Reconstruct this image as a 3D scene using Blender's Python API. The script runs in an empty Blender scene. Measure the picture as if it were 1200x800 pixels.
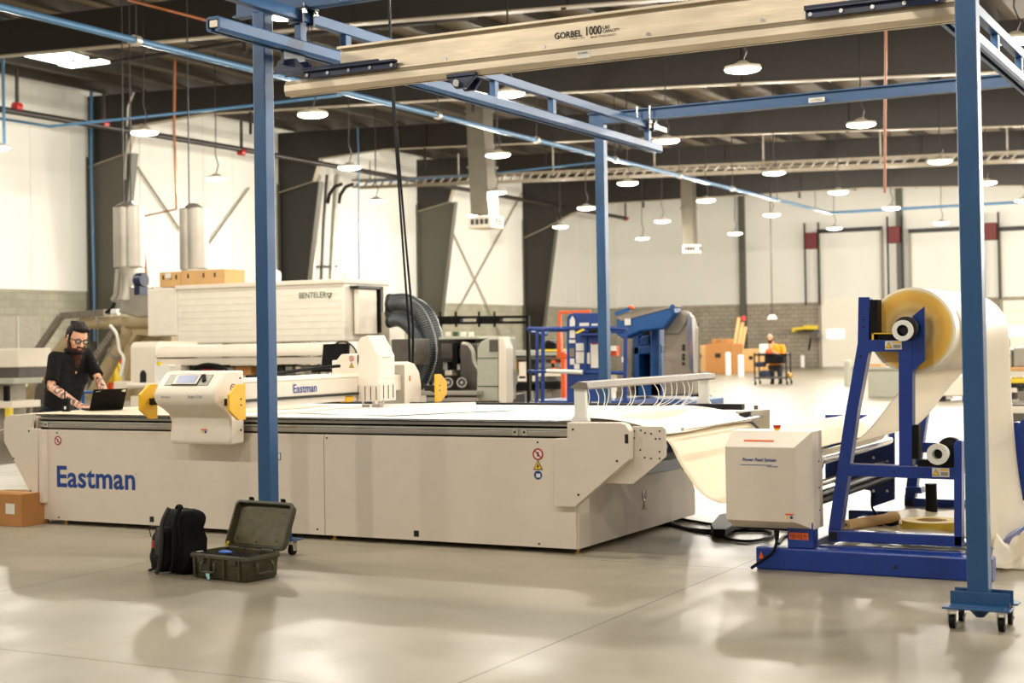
import bpy, math, random
from mathutils import Vector as V, Matrix
random.seed(7)
C = bpy.context.scene.collection
sc = bpy.context.scene
# ---------------------------------------------------------------- camera
FPX = 1739.0; YAW, PIT, ROL = -0.4893, 0.0191, -0.01592; CY = 368.7; HC = 1.42
f_ = V((math.sin(YAW)*math.cos(PIT), math.cos(YAW)*math.cos(PIT), math.sin(PIT)))
r_ = V((math.cos(YAW), -math.sin(YAW), 0)); u_ = r_.cross(f_)
r_, u_ = r_*math.cos(ROL)+u_*math.sin(ROL), u_*math.cos(ROL)-r_*math.sin(ROL)
CAM = V((0, 0, HC))
cam = bpy.data.cameras.new('camera'); camo = bpy.data.objects.new('camera', cam); C.objects.link(camo)
m = Matrix((r_, u_, -f_)).transposed().to_4x4(); m.translation = CAM; camo.matrix_world = m
cam.sensor_width = 36; cam.lens = FPX/1200*36; cam.shift_y = (CY-400)/1200
cam.clip_end = 300; cam.clip_start = 0.1
cam.dof.use_dof = True; cam.dof.focus_distance = 9.6; cam.dof.aperture_fstop = 2.8
sc.camera = camo
# ---------------------------------------------------------------- world, exposure
w = bpy.data.worlds.new('world'); sc.world = w; w.use_nodes = True
w.node_tree.nodes['Background'].inputs[0].default_value = (1.0, 0.93, 0.83, 1)
w.node_tree.nodes['Background'].inputs[1].default_value = 0.34
sc.view_settings.view_transform = 'Standard'; sc.view_settings.look = 'None'
sc.view_settings.gamma = 1; sc.view_settings.use_curve_mapping = False
sc.view_settings.exposure = 0.66
LAMP_W = 230.0; LAMP_COL = (1.0, 0.93, 0.82)
# ---------------------------------------------------------------- picture point -> place, at a known distance
def ray(x, y): return r_*((x-600)/FPX) - u_*((y-CY)/FPX) + f_
def aX(x, y, X): d = ray(x, y); return CAM + d*(X/d.x)
def aY(x, y, Y): d = ray(x, y); return CAM + d*(Y/d.y)
def aZ(x, y, Z): d = ray(x, y); return CAM + d*((Z-HC)/d.z)
def aD(x, y, D): return CAM + ray(x, y)*D
# ---------------------------------------------------------------- materials
def lin(c):
    return tuple(((v/255)/12.92 if v/255 <= .04045 else ((v/255+.055)/1.055)**2.4) for v in c)+(1,)
def mat(name, col, rough=.5, metal=0, var=.06, scale=8, bump=0, bscale=40, spec=.5, emit=None, es=0, alpha=None, stretch=None, trans=0):
    m = bpy.data.materials.new(name); m.use_nodes = True; nt = m.node_tree; N = nt.nodes; L = nt.links
    b = N['Principled BSDF']; c = lin(col)
    b.inputs['Roughness'].default_value = rough; b.inputs['Metallic'].default_value = metal
    b.inputs['Specular IOR Level'].default_value = spec
    tc = N.new('ShaderNodeTexCoord'); mp = N.new('ShaderNodeMapping'); L.new(tc.outputs['Object'], mp.inputs[0])
    if stretch: mp.inputs['Scale'].default_value = stretch
    nz = N.new('ShaderNodeTexNoise'); nz.inputs['Scale'].default_value = scale; nz.inputs['Detail'].default_value = 4
    L.new(mp.outputs[0], nz.inputs['Vector'])
    rp = N.new('ShaderNodeValToRGB'); e = rp.color_ramp.elements
    e[0].position = .3; e[1].position = .7
    e[0].color = tuple(v*(1-var) for v in c[:3])+(1,); e[1].color = tuple(min(1, v*(1+var)) for v in c[:3])+(1,)
    L.new(nz.outputs['Fac'], rp.inputs[0]); L.new(rp.outputs[0], b.inputs['Base Color'])
    if bump:
        n2 = N.new('ShaderNodeTexNoise'); n2.inputs['Scale'].default_value = bscale; n2.inputs['Detail'].default_value = 5
        L.new(mp.outputs[0], n2.inputs['Vector'])
        bp = N.new('ShaderNodeBump'); bp.inputs['Strength'].default_value = bump; bp.inputs['Distance'].default_value = .02
        L.new(n2.outputs['Fac'], bp.inputs['Height']); L.new(bp.outputs[0], b.inputs['Normal'])
    if emit:
        b.inputs['Emission Color'].default_value = lin(emit); b.inputs['Emission Strength'].default_value = es
    if alpha is not None: b.inputs['Alpha'].default_value = alpha
    if trans: b.inputs['Transmission Weight'].default_value = trans
    return m
M = {}
M['beige'] = mat('beige_powder_coat', (220, 209, 193), .45, var=.02, bump=.03, bscale=300)
M['cream'] = mat('cream_plastic', (232, 222, 205), .4, var=.02)
M['cream2'] = mat('cream_sheet_metal', (235, 228, 212), .45, var=.03)
M['steelgrey'] = mat('brushed_grey_steel', (175, 168, 158), .35, .7, var=.08, scale=3, stretch=(1, 1, 12))
M['alu'] = mat('mill_aluminium', (206, 192, 168), .42, .55, var=.16, scale=2.5, stretch=(1, 4, 6), bump=.05, bscale=9)
M['navy'] = mat('navy_paint', (22, 34, 66), .35, var=.1)
M['post'] = mat('blue_post_paint', (34, 78, 122), .38, var=.07, scale=5, bump=.04, bscale=60)
M['blue'] = mat('royal_blue_paint', (14, 50, 132), .3, var=.06, bump=.03, bscale=60)
M['liftblue'] = mat('lift_blue_paint', (18, 78, 138), .4, var=.08)
M['basketblue'] = mat('basket_blue_paint', (16, 56, 128), .4, var=.08)
M['ink'] = mat('blue_ink', (22, 62, 135), .5, var=.02)
M['inkblack'] = mat('black_ink', (28, 26, 26), .5, var=.02)
M['inkgreen'] = mat('green_ink', (32, 70, 44), .5, var=.02)
M['black'] = mat('black_rubber', (13, 12, 12), .55, spec=.15, var=.2)
M['blackmetal'] = mat('black_steel', (32, 29, 26), .4, .3, var=.2)
M['slot'] = mat('black_slot', (12, 11, 11), .6, var=.1)
M['yellow'] = mat('yellow_bumper', (245, 190, 40), .45, var=.04)
M['safetyyellow'] = mat('safety_yellow', (235, 205, 50), .5, var=.05)
M['orange'] = mat('orange_paint', (232, 96, 36), .45, var=.08)
M['red'] = mat('red_plastic', (170, 26, 24), .4, var=.05)
M['white'] = mat('white_paint', (240, 238, 230), .5, var=.02)
M['paper'] = mat('white_paper', (248, 246, 243), .55, var=.015, scale=3, bump=.10, bscale=3)
M['kraft'] = mat('kraft_paper', (205, 172, 125), .7, var=.07)
M['card'] = mat('cardboard', (176, 122, 66), .75, var=.08, scale=5)
M['card2'] = mat('light_cardboard', (208, 165, 108), .75, var=.08, scale=5)
M['brass'] = mat('brass', (190, 150, 80), .3, .9)
M['chrome'] = mat('chrome', (200, 198, 194), .2, .95)
M['galv'] = mat('galvanised_duct', (178, 172, 160), .38, .6, var=.12, scale=3)
M['tan'] = mat('tan_machine_paint', (176, 158, 122), .5, var=.08)
M['greygreen'] = mat('grey_green_panel', (176, 176, 160), .45, var=.04)
M['olive'] = mat('olive_hard_plastic', (58, 54, 32), .45, var=.25, scale=14, bump=.12, bscale=25)
M['olive2'] = mat('olive_lid_lining', (88, 82, 54), .6, var=.22, scale=20)
M['foam'] = mat('black_foam', (24, 24, 26), .9, spec=.15, var=.3)
M['fabric'] = mat('black_nylon', (14, 13, 13), .8, spec=.15, var=.35, scale=10, bump=.5, bscale=18)
M['nylon2'] = mat('charcoal_nylon', (38, 35, 32), .75, var=.2)
M['polo'] = mat('black_polo_cotton', (17, 16, 16), .85, spec=.15, var=.3, scale=5, bump=1.0, bscale=7)
M['skin'] = mat('skin', (216, 160, 128), .5, var=.05)
M['tattooskin'] = None
M['hair'] = mat('dark_hair', (24, 16, 12), .5, spec=.15, var=.4, scale=30, bump=.5, bscale=70)
M['beard'] = mat('brown_beard', (62, 32, 20), .7, spec=.15, var=.4, scale=30, bump=.6, bscale=70)
M['tee'] = mat('orange_tee_cotton', (255, 150, 20), .8, var=.06)
M['trouser'] = mat('dark_trousers', (52, 50, 50), .8, var=.2)
M['amber'] = mat('amber_film_edge', (228, 176, 78), .45, var=.10, scale=3)
M['film'] = mat('milky_film', (248, 240, 222), .38, var=.02, bump=.12, bscale=4)
M['sheet'] = mat('cream_sheet', (240, 226, 200), .6, var=.025, scale=2, bump=.05, bscale=3)
M['rafter'] = mat('dark_bronze_beam', (31, 26, 20), .42, var=.08, scale=1)
M['flange'] = mat('beam_flange_paint', (150, 138, 118), .5, var=.1)  # pale tone paints in the light on roof beam flanges; brace rods share it
M['column'] = mat('grey_column_paint', (84, 82, 70), .5, var=.06, scale=1)
M['purlin'] = mat('grey_purlin', (50, 44, 36), .5, var=.15)
M['pipe'] = mat('blue_air_pipe', (66, 108, 142), .35, var=.06)
M['darkpipe'] = mat('black_sprinkler_pipe', (38, 33, 29), .45, var=.15)
M['tray'] = mat('tray_paint', (122, 112, 94), .5)
M['rtu'] = mat('dull_duct_metal', (112, 106, 92), .45, .5, var=.1, scale=2)
M['copper'] = mat('orange_cord', (150, 88, 50), .45, var=.1)
M['hose'] = mat('grey_flexible_duct', (27, 32, 34), .35, var=.25, scale=5)
M['hosewire'] = mat('hose_wire', (104, 110, 112), .4, .3)
M['grey'] = mat('machine_grey', (128, 120, 108), .5, var=.08)
M['liftgrey'] = mat('lift_cover_grey', (140, 128, 112), .5, var=.05)
M['midgrey'] = mat('dark_machine_grey', (84, 78, 70), .5, var=.2)
M['lamp'] = mat('lamp_diffuser', (255, 252, 240), .5, emit=(255, 250, 232), es=14)
M['lamphousing'] = mat('lamp_housing', (190, 180, 160), .5)
M['sky'] = mat('skylight_panel', (230, 240, 235), .5, emit=(226, 244, 240), es=4.0)
M['screen'] = mat('lcd_screen', (120, 124, 140), .3, emit=(150, 156, 190), es=.30)
M['warnyellow'] = mat('warning_yellow', (240, 190, 30), .5)
M['sticker'] = mat('white_sticker', (226, 222, 214), .5)
M['wood'] = mat('pale_wood', (206, 160, 104), .6, var=.12, stretch=(1, 1, 8))
M['tape'] = mat('yellow_tape', (226, 196, 70), .5, var=.05)
M['rack'] = mat('rack_grey', (150, 142, 128), .5, var=.1)

JX, JX0, JY0 = 3.68, -3.155, 8.80
def node_mats():
    # concrete floor: polished, mottled, with control joints
    m = mat('polished_concrete', (182, 178, 162), .3, var=.10, scale=.55); M['floor'] = m; m.node_tree.nodes['Principled BSDF'].inputs['Specular IOR Level'].default_value = .4
    nt = m.node_tree; N = nt.nodes; L = nt.links; b = N['Principled BSDF']
    rp = [n for n in N if n.type == 'VALTORGB'][0]
    nz = [n for n in N if n.type == 'TEX_NOISE'][0]; nz.inputs['Detail'].default_value = 9; nz.inputs['Roughness'].default_value = .62
    rp.color_ramp.elements[0].color = lin((134, 127, 110)); rp.color_ramp.elements[1].color = lin((166, 157, 137)); rp.color_ramp.elements[0].position = .2; rp.color_ramp.elements[1].position = .8
    n3 = N.new('ShaderNodeTexNoise'); n3.inputs['Scale'].default_value = 2.3; n3.inputs['Detail'].default_value = 8
    L.new(nz.inputs['Vector'].links[0].from_socket, n3.inputs['Vector'])
    mr = N.new('ShaderNodeMapRange'); mr.inputs['From Min'].default_value = .3; mr.inputs['From Max'].default_value = .72
    mr.inputs['To Min'].default_value = .30; mr.inputs['To Max'].default_value = .46
    L.new(n3.outputs['Fac'], mr.inputs[0]); L.new(mr.outputs[0], b.inputs['Roughness'])
    mx = N.new('ShaderNodeMixRGB'); mx.blend_type = 'MULTIPLY'; mx.inputs[0].default_value = .35
    r2 = N.new('ShaderNodeValToRGB'); r2.color_ramp.elements[0].position = .25; r2.color_ramp.elements[1].position = .75
    r2.color_ramp.elements[0].color = (.62, .60, .55, 1)
    L.new(n3.outputs['Fac'], r2.inputs[0]); L.new(rp.outputs[0], mx.inputs[1]); L.new(r2.outputs[0], mx.inputs[2])
    # control joints
    sx = N.new('ShaderNodeSeparateXYZ'); tc = [n for n in N if n.type == 'TEX_COORD'][0]; L.new(tc.outputs['Object'], sx.inputs[0])
    def joint(sock, period, off):
        a = N.new('ShaderNodeMath'); a.operation = 'ADD'; a.inputs[1].default_value = off; L.new(sock, a.inputs[0])
        p = N.new('ShaderNodeMath'); p.operation = 'PINGPONG'; p.inputs[1].default_value = period/2; L.new(a.outputs[0], p.inputs[0])
        c = N.new('ShaderNodeMath'); c.operation = 'LESS_THAN'; c.inputs[1].default_value = .005; L.new(p.outputs[0], c.inputs[0])
        return c.outputs[0]
    j1 = joint(sx.outputs['X'], JX, -JX0+JX*20); j2 = joint(sx.outputs["Y"], 3.68, -JY0+73.6)
    mxm = N.new('ShaderNodeMath'); mxm.operation = 'MAXIMUM'; L.new(j1, mxm.inputs[0]); L.new(j2, mxm.inputs[1])
    mj = N.new('ShaderNodeMixRGB'); mj.inputs[2].default_value = lin((78, 68, 54)); L.new(mxm.outputs[0], mj.inputs[0]); L.new(mx.outputs[0], mj.inputs[1])
    L.new(mj.outputs[0], b.inputs['Base Color'])
    # block wall
    def brick(name, swap, c1, c2, mortar):
        m = mat(name, c1, .8, var=.08, scale=1.5); nt = m.node_tree; N = nt.nodes; L = nt.links; b = N['Principled BSDF']
        tc = [n for n in N if n.type == 'TEX_COORD'][0]; sx = N.new('ShaderNodeSeparateXYZ'); cb = N.new('ShaderNodeCombineXYZ')
        L.new(tc.outputs['Object'], sx.inputs[0]); L.new(sx.outputs['Y' if swap else 'X'], cb.inputs['X']); L.new(sx.outputs['Z'], cb.inputs['Y'])
        bt = N.new('ShaderNodeTexBrick'); L.new(cb.outputs[0], bt.inputs['Vector'])
        bt.inputs['Scale'].default_value = 1; bt.inputs['Brick Width'].default_value = .41; bt.inputs['Row Height'].default_value = .205
        bt.inputs['Mortar Size'].default_value = .012; bt.inputs['Color1'].default_value = lin(c1); bt.inputs['Color2'].default_value = lin(c2)
        bt.inputs['Mortar'].default_value = lin(mortar)
        nz = [n for n in N if n.type == 'TEX_NOISE'][0]
        mx = N.new('ShaderNodeMixRGB'); mx.blend_type = 'MULTIPLY'; mx.inputs[0].default_value = .5
        r = N.new('ShaderNodeValToRGB'); r.color_ramp.elements[0].color = (.6, .6, .57, 1); r.color_ramp.elements[0].position = .3; r.color_ramp.elements[1].position = .7
        L.new(nz.outputs['Fac'], r.inputs[0]); L.new(bt.outputs['Color'], mx.inputs[1]); L.new(r.outputs[0], mx.inputs[2]); L.new(mx.outputs[0], b.inputs['Base Color'])
        return m
    M['blockside'] = brick('side_block_wall', True, (170, 166, 146), (158, 154, 134), (150, 146, 126))
    M['blockback'] = brick('back_block_wall', False, (172, 162, 144), (160, 150, 132), (118, 108, 92))
    # insulation liner: white sheeting with soft wrinkles
    m = mat('white_insulation_liner', (226, 224, 214), .42, var=.02, scale=.8, bump=.9, bscale=.9, stretch=(1, 1, .35)); M['liner'] = m
    m = mat('roof_deck', (104, 90, 68), .6, var=.35, scale=.5, stretch=(1, .15, 1)); M['deck'] = m
    # forearm skin with tattoo patches
    m = mat('skin_with_tattoos', (216, 160, 128), .5, var=.05); M['tattooskin'] = m
    nt = m.node_tree; N = nt.nodes; L = nt.links; b = N['Principled BSDF']
    nz = N.new('ShaderNodeTexNoise'); nz.inputs['Scale'].default_value = 22; nz.inputs['Detail'].default_value = 6
    tc = [n for n in N if n.type == 'TEX_COORD'][0]; L.new(tc.outputs['Object'], nz.inputs['Vector'])
    r = N.new('ShaderNodeValToRGB'); r.color_ramp.elements[0].position = .49; r.color_ramp.elements[1].position = .54
    L.new(nz.outputs['Fac'], r.inputs[0])
    sx = N.new('ShaderNodeSeparateXYZ'); L.new(tc.outputs['Object'], sx.inputs[0])
    z = N.new('ShaderNodeMath'); z.operation = 'LESS_THAN'; z.inputs[1].default_value = 1.17; L.new(sx.outputs['Z'], z.inputs[0])
    z2 = N.new('ShaderNodeMath'); z2.operation = 'GREATER_THAN'; z2.inputs[1].default_value = .925; L.new(sx.outputs['Z'], z2.inputs[0])
    mu = N.new('ShaderNodeMath'); mu.operation = 'MULTIPLY'; L.new(z.outputs[0], mu.inputs[0]); L.new(z2.outputs[0], mu.inputs[1])
    mu2 = N.new('ShaderNodeMath'); mu2.operation = 'MULTIPLY'; L.new(mu.outputs[0], mu2.inputs[0]); L.new(r.outputs[0], mu2.inputs[1])
    old = b.inputs['Base Color'].links[0].from_socket
    mx = N.new('ShaderNodeMixRGB'); mx.inputs[2].default_value = lin((72, 66, 66)); L.new(mu2.outputs[0], mx.inputs[0]); L.new(old, mx.inputs[1]); L.new(mx.outputs[0], b.inputs['Base Color'])
    # wound film: rings on the roll's end
    m = mat('wound_film_end', (222, 172, 76), .35, var=.1, scale=4); M['rollend'] = m
    nt = m.node_tree; N = nt.nodes; L = nt.links; b = N['Principled BSDF']
    tc = [n for n in N if n.type == 'TEX_COORD'][0]; sx = N.new('ShaderNodeSeparateXYZ'); L.new(tc.outputs['Object'], sx.inputs[0])
    cb = N.new('ShaderNodeCombineXYZ'); L.new(sx.outputs['X'], cb.inputs['X']); L.new(sx.outputs['Z'], cb.inputs['Y'])
    ln = N.new('ShaderNodeVectorMath'); ln.operation = 'LENGTH'; L.new(cb.outputs[0], ln.inputs[0])
    nz = N.new('ShaderNodeTexNoise'); nz.inputs['Scale'].default_value = 9; L.new(tc.outputs['Object'], nz.inputs['Vector'])
    ad = N.new('ShaderNodeMath'); ad.operation = 'MULTIPLY_ADD'; ad.inputs[1].default_value = .03; L.new(nz.outputs['Fac'], ad.inputs[0]); L.new(ln.outputs['Value'], ad.inputs[2])
    r = N.new('ShaderNodeValToRGB'); e = r.color_ramp.elements
    e[0].position = .06; e[0].color = lin((200, 176, 130)); e[1].position = .27; e[1].color = lin((238, 222, 176))
    for p, c in ((.10, (226, 206, 160)), (.135, (206, 168, 104)), (.165, (232, 194, 112)), (.20, (236, 182, 78)), (.245, (246, 196, 84))):
        x = e.new(p); x.color = lin(c)
    L.new(ad.outputs[0], r.inputs[0]); L.new(r.outputs[0], b.inputs['Base Color'])
node_mats()
def translucent(m, amt):
    nt = m.node_tree; b = nt.nodes['Principled BSDF']; out = nt.nodes['Material Output']
    t = nt.nodes.new('ShaderNodeBsdfTranslucent'); t.inputs[0].default_value = lin((254, 250, 240)); mx = nt.nodes.new('ShaderNodeMixShader'); mx.inputs[0].default_value = amt
    nt.links.new(b.outputs[0], mx.inputs[1]); nt.links.new(t.outputs[0], mx.inputs[2]); nt.links.new(mx.outputs[0], out.inputs[0])
M['filmweb'] = mat('thin_milky_film', (250, 243, 228), .35, var=.02, bump=.12, bscale=4); translucent(M['filmweb'], .5)
# ---------------------------------------------------------------- mesh building
class MB:
    def __init__(s): s.v = []; s.f = []
    def add(s, vs, fs):
        o = len(s.v); s.v += [V(x) for x in vs]; s.f += [tuple(i+o for i in q) for q in fs]; return s
    def box(s, x0, x1, y0, y1, z0, z1):
        return s.add([(x, y, z) for z in (z0, z1) for y in (y0, y1) for x in (x0, x1)],
                     [(0, 2, 3, 1), (4, 5, 7, 6), (0, 1, 5, 4), (2, 6, 7, 3), (0, 4, 6, 2), (1, 3, 7, 5)])
    def bar(s, a, b, w, h, up=(0, 0, 1), ext=0):
        a = V(a); b = V(b); d = (b-a).normalized(); a = a-d*ext; b = b+d*ext; up = V(up)
        sd = d.cross(up)
        if sd.length < 1e-4: sd = d.cross(V((1, 0, 0)))
        sd.normalize(); up = sd.cross(d).normalized()
        vs = [p+sd*i*w/2+up*j*h/2 for p in (a, b) for (i, j) in ((-1, -1), (1, -1), (1, 1), (-1, 1))]
        return s.add(vs, [(0, 1, 2, 3), (7, 6, 5, 4), (0, 4, 5, 1), (1, 5, 6, 2), (2, 6, 7, 3), (3, 7, 4, 0)])
    def prism(s, pts, vec):
        pts = [V(p) for p in pts]; n = len(pts); vec = V(vec)
        return s.add(pts+[p+vec for p in pts], [tuple(range(n))[::-1], tuple(range(n, 2*n))]+[(i, (i+1) % n, n+(i+1) % n, n+i) for i in range(n)])
    def cyl(s, a, b, r, r2=None, n=20, cap=True):
        a = V(a); b = V(b); r2 = r if r2 is None else r2; d = (b-a).normalized()
        t = V((0, 0, 1)) if abs(d.z) < .9 else V((1, 0, 0)); e1 = d.cross(t).normalized(); e2 = d.cross(e1)
        vs = [a+(e1*math.cos(k*2*math.pi/n)+e2*math.sin(k*2*math.pi/n))*r for k in range(n)]+[b+(e1*math.cos(k*2*math.pi/n)+e2*math.sin(k*2*math.pi/n))*r2 for k in range(n)]
        fs = [(i, (i+1) % n, n+(i+1) % n, n+i) for i in range(n)]
        if cap: fs += [tuple(range(n))[::-1], tuple(range(n, 2*n))]
        return s.add(vs, fs)
    def ring(s, a, b, ro, ri, n=32):   # hollow cylinder
        a = V(a); b = V(b); d = (b-a).normalized()
        t = V((0, 0, 1)) if abs(d.z) < .9 else V((1, 0, 0)); e1 = d.cross(t).normalized(); e2 = d.cross(e1)
        vs = [p+(e1*math.cos(k*2*math.pi/n)+e2*math.sin(k*2*math.pi/n))*r for p, r in ((a, ro), (b, ro), (b, ri), (a, ri)) for k in range(n)]
        return s.add(vs, [(q*n+i, q*n+(i+1) % n, ((q+1) % 4)*n+(i+1) % n, ((q+1) % 4)*n+i) for q in range(4) for i in range(n)])
    def tube(s, pts, r, n=10, sub=0):
        pts = [V(p) for p in pts]
        if sub:
            out = []
            P = [pts[0]]+pts+[pts[-1]]
            for i in range(1, len(P)-2):
                for k in range(sub):
                    t = k/sub; a, b, c, d = P[i-1], P[i], P[i+1], P[i+2]
                    out.append(.5*((2*b)+(c-a)*t+(2*a-5*b+4*c-d)*t*t+(-a+3*b-3*c+d)*t**3))
            out.append(pts[-1]); pts = out
        rs = r if isinstance(r, (list, tuple)) else [r]*len(pts)
        d0 = (pts[1]-pts[0]).normalized(); t = V((0, 0, 1)) if abs(d0.z) < .9 else V((1, 0, 0)); e1 = d0.cross(t).normalized()
        o = len(s.v); fs = []
        for i, p in enumerate(pts):
            d = (pts[min(i+1, len(pts)-1)]-pts[max(i-1, 0)]).normalized()
            e1 = (e1-d*e1.dot(d)).normalized(); e2 = d.cross(e1)
            s.v += [p+(e1*math.cos(k*2*math.pi/n)+e2*math.sin(k*2*math.pi/n))*rs[i] for k in range(n)]
        for i in range(len(pts)-1):
            fs += [(o+i*n+k, o+i*n+(k+1) % n, o+(i+1)*n+(k+1) % n, o+(i+1)*n+k) for k in range(n)]
        fs += [tuple(o+k for k in range(n))[::-1], tuple(o+(len(pts)-1)*n+k for k in range(n))]
        s.f += fs; return s
    def ball(s, c, rx, ry=None, rz=None, n=16, rot=None):
        c = V(c); ry = ry or rx; rz = rz or rx; vs = []; fs = []; h = n//2
        for i in range(1, h):
            for k in range(n):
                a = math.pi*i/h; b = 2*math.pi*k/n
                p = V((rx*math.sin(a)*math.cos(b), ry*math.sin(a)*math.sin(b), rz*math.cos(a)))
                if rot: p = rot @ p
                vs.append(c+p)
        t = V((0, 0, rz)); t = rot @ t if rot else t
        vs += [c+t, c-t]; T = len(vs)-2
        for i in range(h-2):
            fs += [(i*n+k, (i+1)*n+k, (i+1)*n+(k+1) % n, i*n+(k+1) % n) for k in range(n)]
        fs += [(T, k, (k+1) % n) for k in range(n)]+[(T+1, (h-2)*n+(k+1) % n, (h-2)*n+k) for k in range(n)]
        return s.add(vs, fs)
    def limb(s, a, b, ra, rb, n=16):   # tapered capsule
        s.cyl(a, b, ra, rb, n); s.ball(a, ra, n=n); s.ball(b, rb, n=n); return s
    def grid(s, fn, nu, nv):
        vs = [fn(i/nu, j/nv) for j in range(nv+1) for i in range(nu+1)]
        return s.add(vs, [(j*(nu+1)+i, j*(nu+1)+i+1, (j+1)*(nu+1)+i+1, (j+1)*(nu+1)+i) for j in range(nv) for i in range(nu)])
    def build(s, name, m, parent=None, bevel=0, smooth=None, loc=None, thick=0, remesh=0, sm=0, **tags):
        if loc is None: loc = V((0, 0, 0))
        off = world_of(parent)+V(loc)
        me = bpy.data.meshes.new(name); me.from_pydata([v-off for v in s.v], [], s.f); me.validate(); me.update()
        if smooth is None: smooth = bool(remesh)
        if smooth: me.polygons.foreach_set('use_smooth', [True]*len(me.polygons))
        me.materials.append(m if not isinstance(m, str) else M[m])
        o = bpy.data.objects.new(name, me); C.objects.link(o); o.location = loc
        import bmesh
        if not remesh:
            bm = bmesh.new(); bm.from_mesh(me); bmesh.ops.recalc_face_normals(bm, faces=bm.faces); bm.to_mesh(me); bm.free()
        if parent: o.parent = parent
        if remesh:
            q = o.modifiers.new('r', 'REMESH'); q.mode = 'VOXEL'; q.voxel_size = remesh; q.use_smooth_shade = True
        if sm:
            q = o.modifiers.new('s', 'SMOOTH'); q.factor = .6; q.iterations = sm
        if thick:
            q = o.modifiers.new('t', 'SOLIDIFY'); q.thickness = thick; q.offset = 0
        if bevel:
            q = o.modifiers.new('b', 'BEVEL'); q.width = bevel; q.segments = 2; q.limit_method = 'ANGLE'; q.angle_limit = .6
        if smooth and not remesh:
            me.set_sharp_from_angle(angle=math.radians(45))
        for k, v in tags.items(): o[k] = v
        return o
def world_of(o):
    p = V((0, 0, 0))
    while o: p += o.location; o = o.parent
    return p
def root(name, loc, label, cat, group=None):
    o = bpy.data.objects.new(name, None); C.objects.link(o); o.location = loc; o['label'] = label; o['category'] = cat
    o.empty_display_size = .1
    if group: o['group'] = group
    return o
def single(name, mb, m, loc, label, cat, group=None, **k):
    o = mb.build(name, m, loc=V(loc), **k); o['label'] = label; o['category'] = cat
    if group: o['group'] = group
    return o
def struct(name, mb, m, parent=None, **k):
    o = mb.build(name, m, parent, **k)
    if not parent: o['kind'] = 'structure'
    return o
def copy_tree(o, parent=None):
    c = o.copy(); C.objects.link(c)
    if parent: c.parent = parent
    for ch in list(o.children): copy_tree(ch, c)
    return c
def text(name, s, m, parent, p, right, up, height, width=None, off=0.0, space=1.0, ext=.001, nrm_off=.002, shear=0, **tags):
    """letters standing on a surface: p is the lower left corner, height the height of a capital"""
    cu = bpy.data.curves.new(name, 'FONT'); cu.body = s; cu.offset = off; cu.space_character = space; cu.extrude = .0; cu.shear = shear
    cu.resolution_u = 3
    to = bpy.data.objects.new(name, cu); C.objects.link(to)
    dg = bpy.context.evaluated_depsgraph_get(); me = bpy.data.meshes.new_from_object(to.evaluated_get(dg)); bpy.data.objects.remove(to)
    xs = [v.co.x for v in me.vertices]; ys = [v.co.y for v in me.vertices]
    x0, x1 = min(xs), max(xs); cap = .69
    right = V(right).normalized(); up = V(up).normalized(); n = right.cross(up).normalized()
    ky = height/cap; kx = ky if width is None else width/(x1-x0)
    base = world_of(parent)
    for v in me.vertices:
        v.co = V(p)+right*((v.co.x-x0)*kx)+up*(v.co.y*ky)+n*nrm_off-base
    me.name = name; me.materials.clear(); me.materials.append(M[m])
    o = bpy.data.objects.new(name, me); C.objects.link(o); o.parent = parent
    for k, v in tags.items(): o[k] = v
    return o
def decal(name, m, parent, c, right, up, wd, ht, t=.002, shape='rect'):
    right = V(right).normalized(); up = V(up).normalized(); n = right.cross(up).normalized(); mb = MB(); c = V(c)
    if shape == 'rect': pts = [c+right*(i*wd/2)+up*(j*ht/2) for i, j in ((-1, -1), (1, -1), (1, 1), (-1, 1))]
    elif shape == 'tri': pts = [c+right*(i*wd/2)+up*(j*ht/2) for i, j in ((-1, -1), (1, -1), (0, 1))]
    else: pts = [c+right*(math.cos(a)*wd/2)+up*(math.sin(a)*ht/2) for a in [k*math.pi/12 for k in range(24)]]
    mb.prism(pts, n*t); return mb.build(name, m, parent)
def prohibit(parent, c, right, up, d):
    right = V(right).normalized(); up = V(up).normalized(); n = right.cross(up).normalized(); c = V(c)
    w = decal('warning_sign', 'sticker', parent, c, right, up, d, d, .0015, 'disc')
    mb = MB(); mb.ring(c, c+n*.003, d/2, d*.38, 28); mb.bar(c-(right-up)*d*.3+n*.0015, c+(right-up)*d*.3+n*.0015, d*.1, .003, n)
    mb.build('sign_mark', 'red', w)
    mb = MB(); mb.bar(c-up*d*.2+n*.001, c+up*d*.18+n*.001, d*.16, .0025, n); mb.build('sign_figure', 'inkblack', w)
def triangle(parent, c, right, up, d):
    right = V(right).normalized(); up = V(up).normalized(); n = right.cross(up).normalized(); c = V(c)
    w = decal('warning_sign', 'inkblack', parent, c, right, up, d*1.12, d, .0015, 'tri')
    decal('sign_field', 'warnyellow', w, c-up*d*.03, right, up, d*.86, d*.76, .003, 'tri')
    mb = MB(); mb.bar(c-up*d*.28+n*.002, c+up*d*.1+n*.002, d*.12, .003, n); mb.bar(c-up*d*.22-right*d*.15+n*.002, c-up*d*.1+right*d*.12+n*.002, d*.1, .003, n); mb.build('sign_figure', 'inkblack', w)
X_, Y_, Z_ = V((1, 0, 0)), V((0, 1, 0)), V((0, 0, 1))
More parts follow.
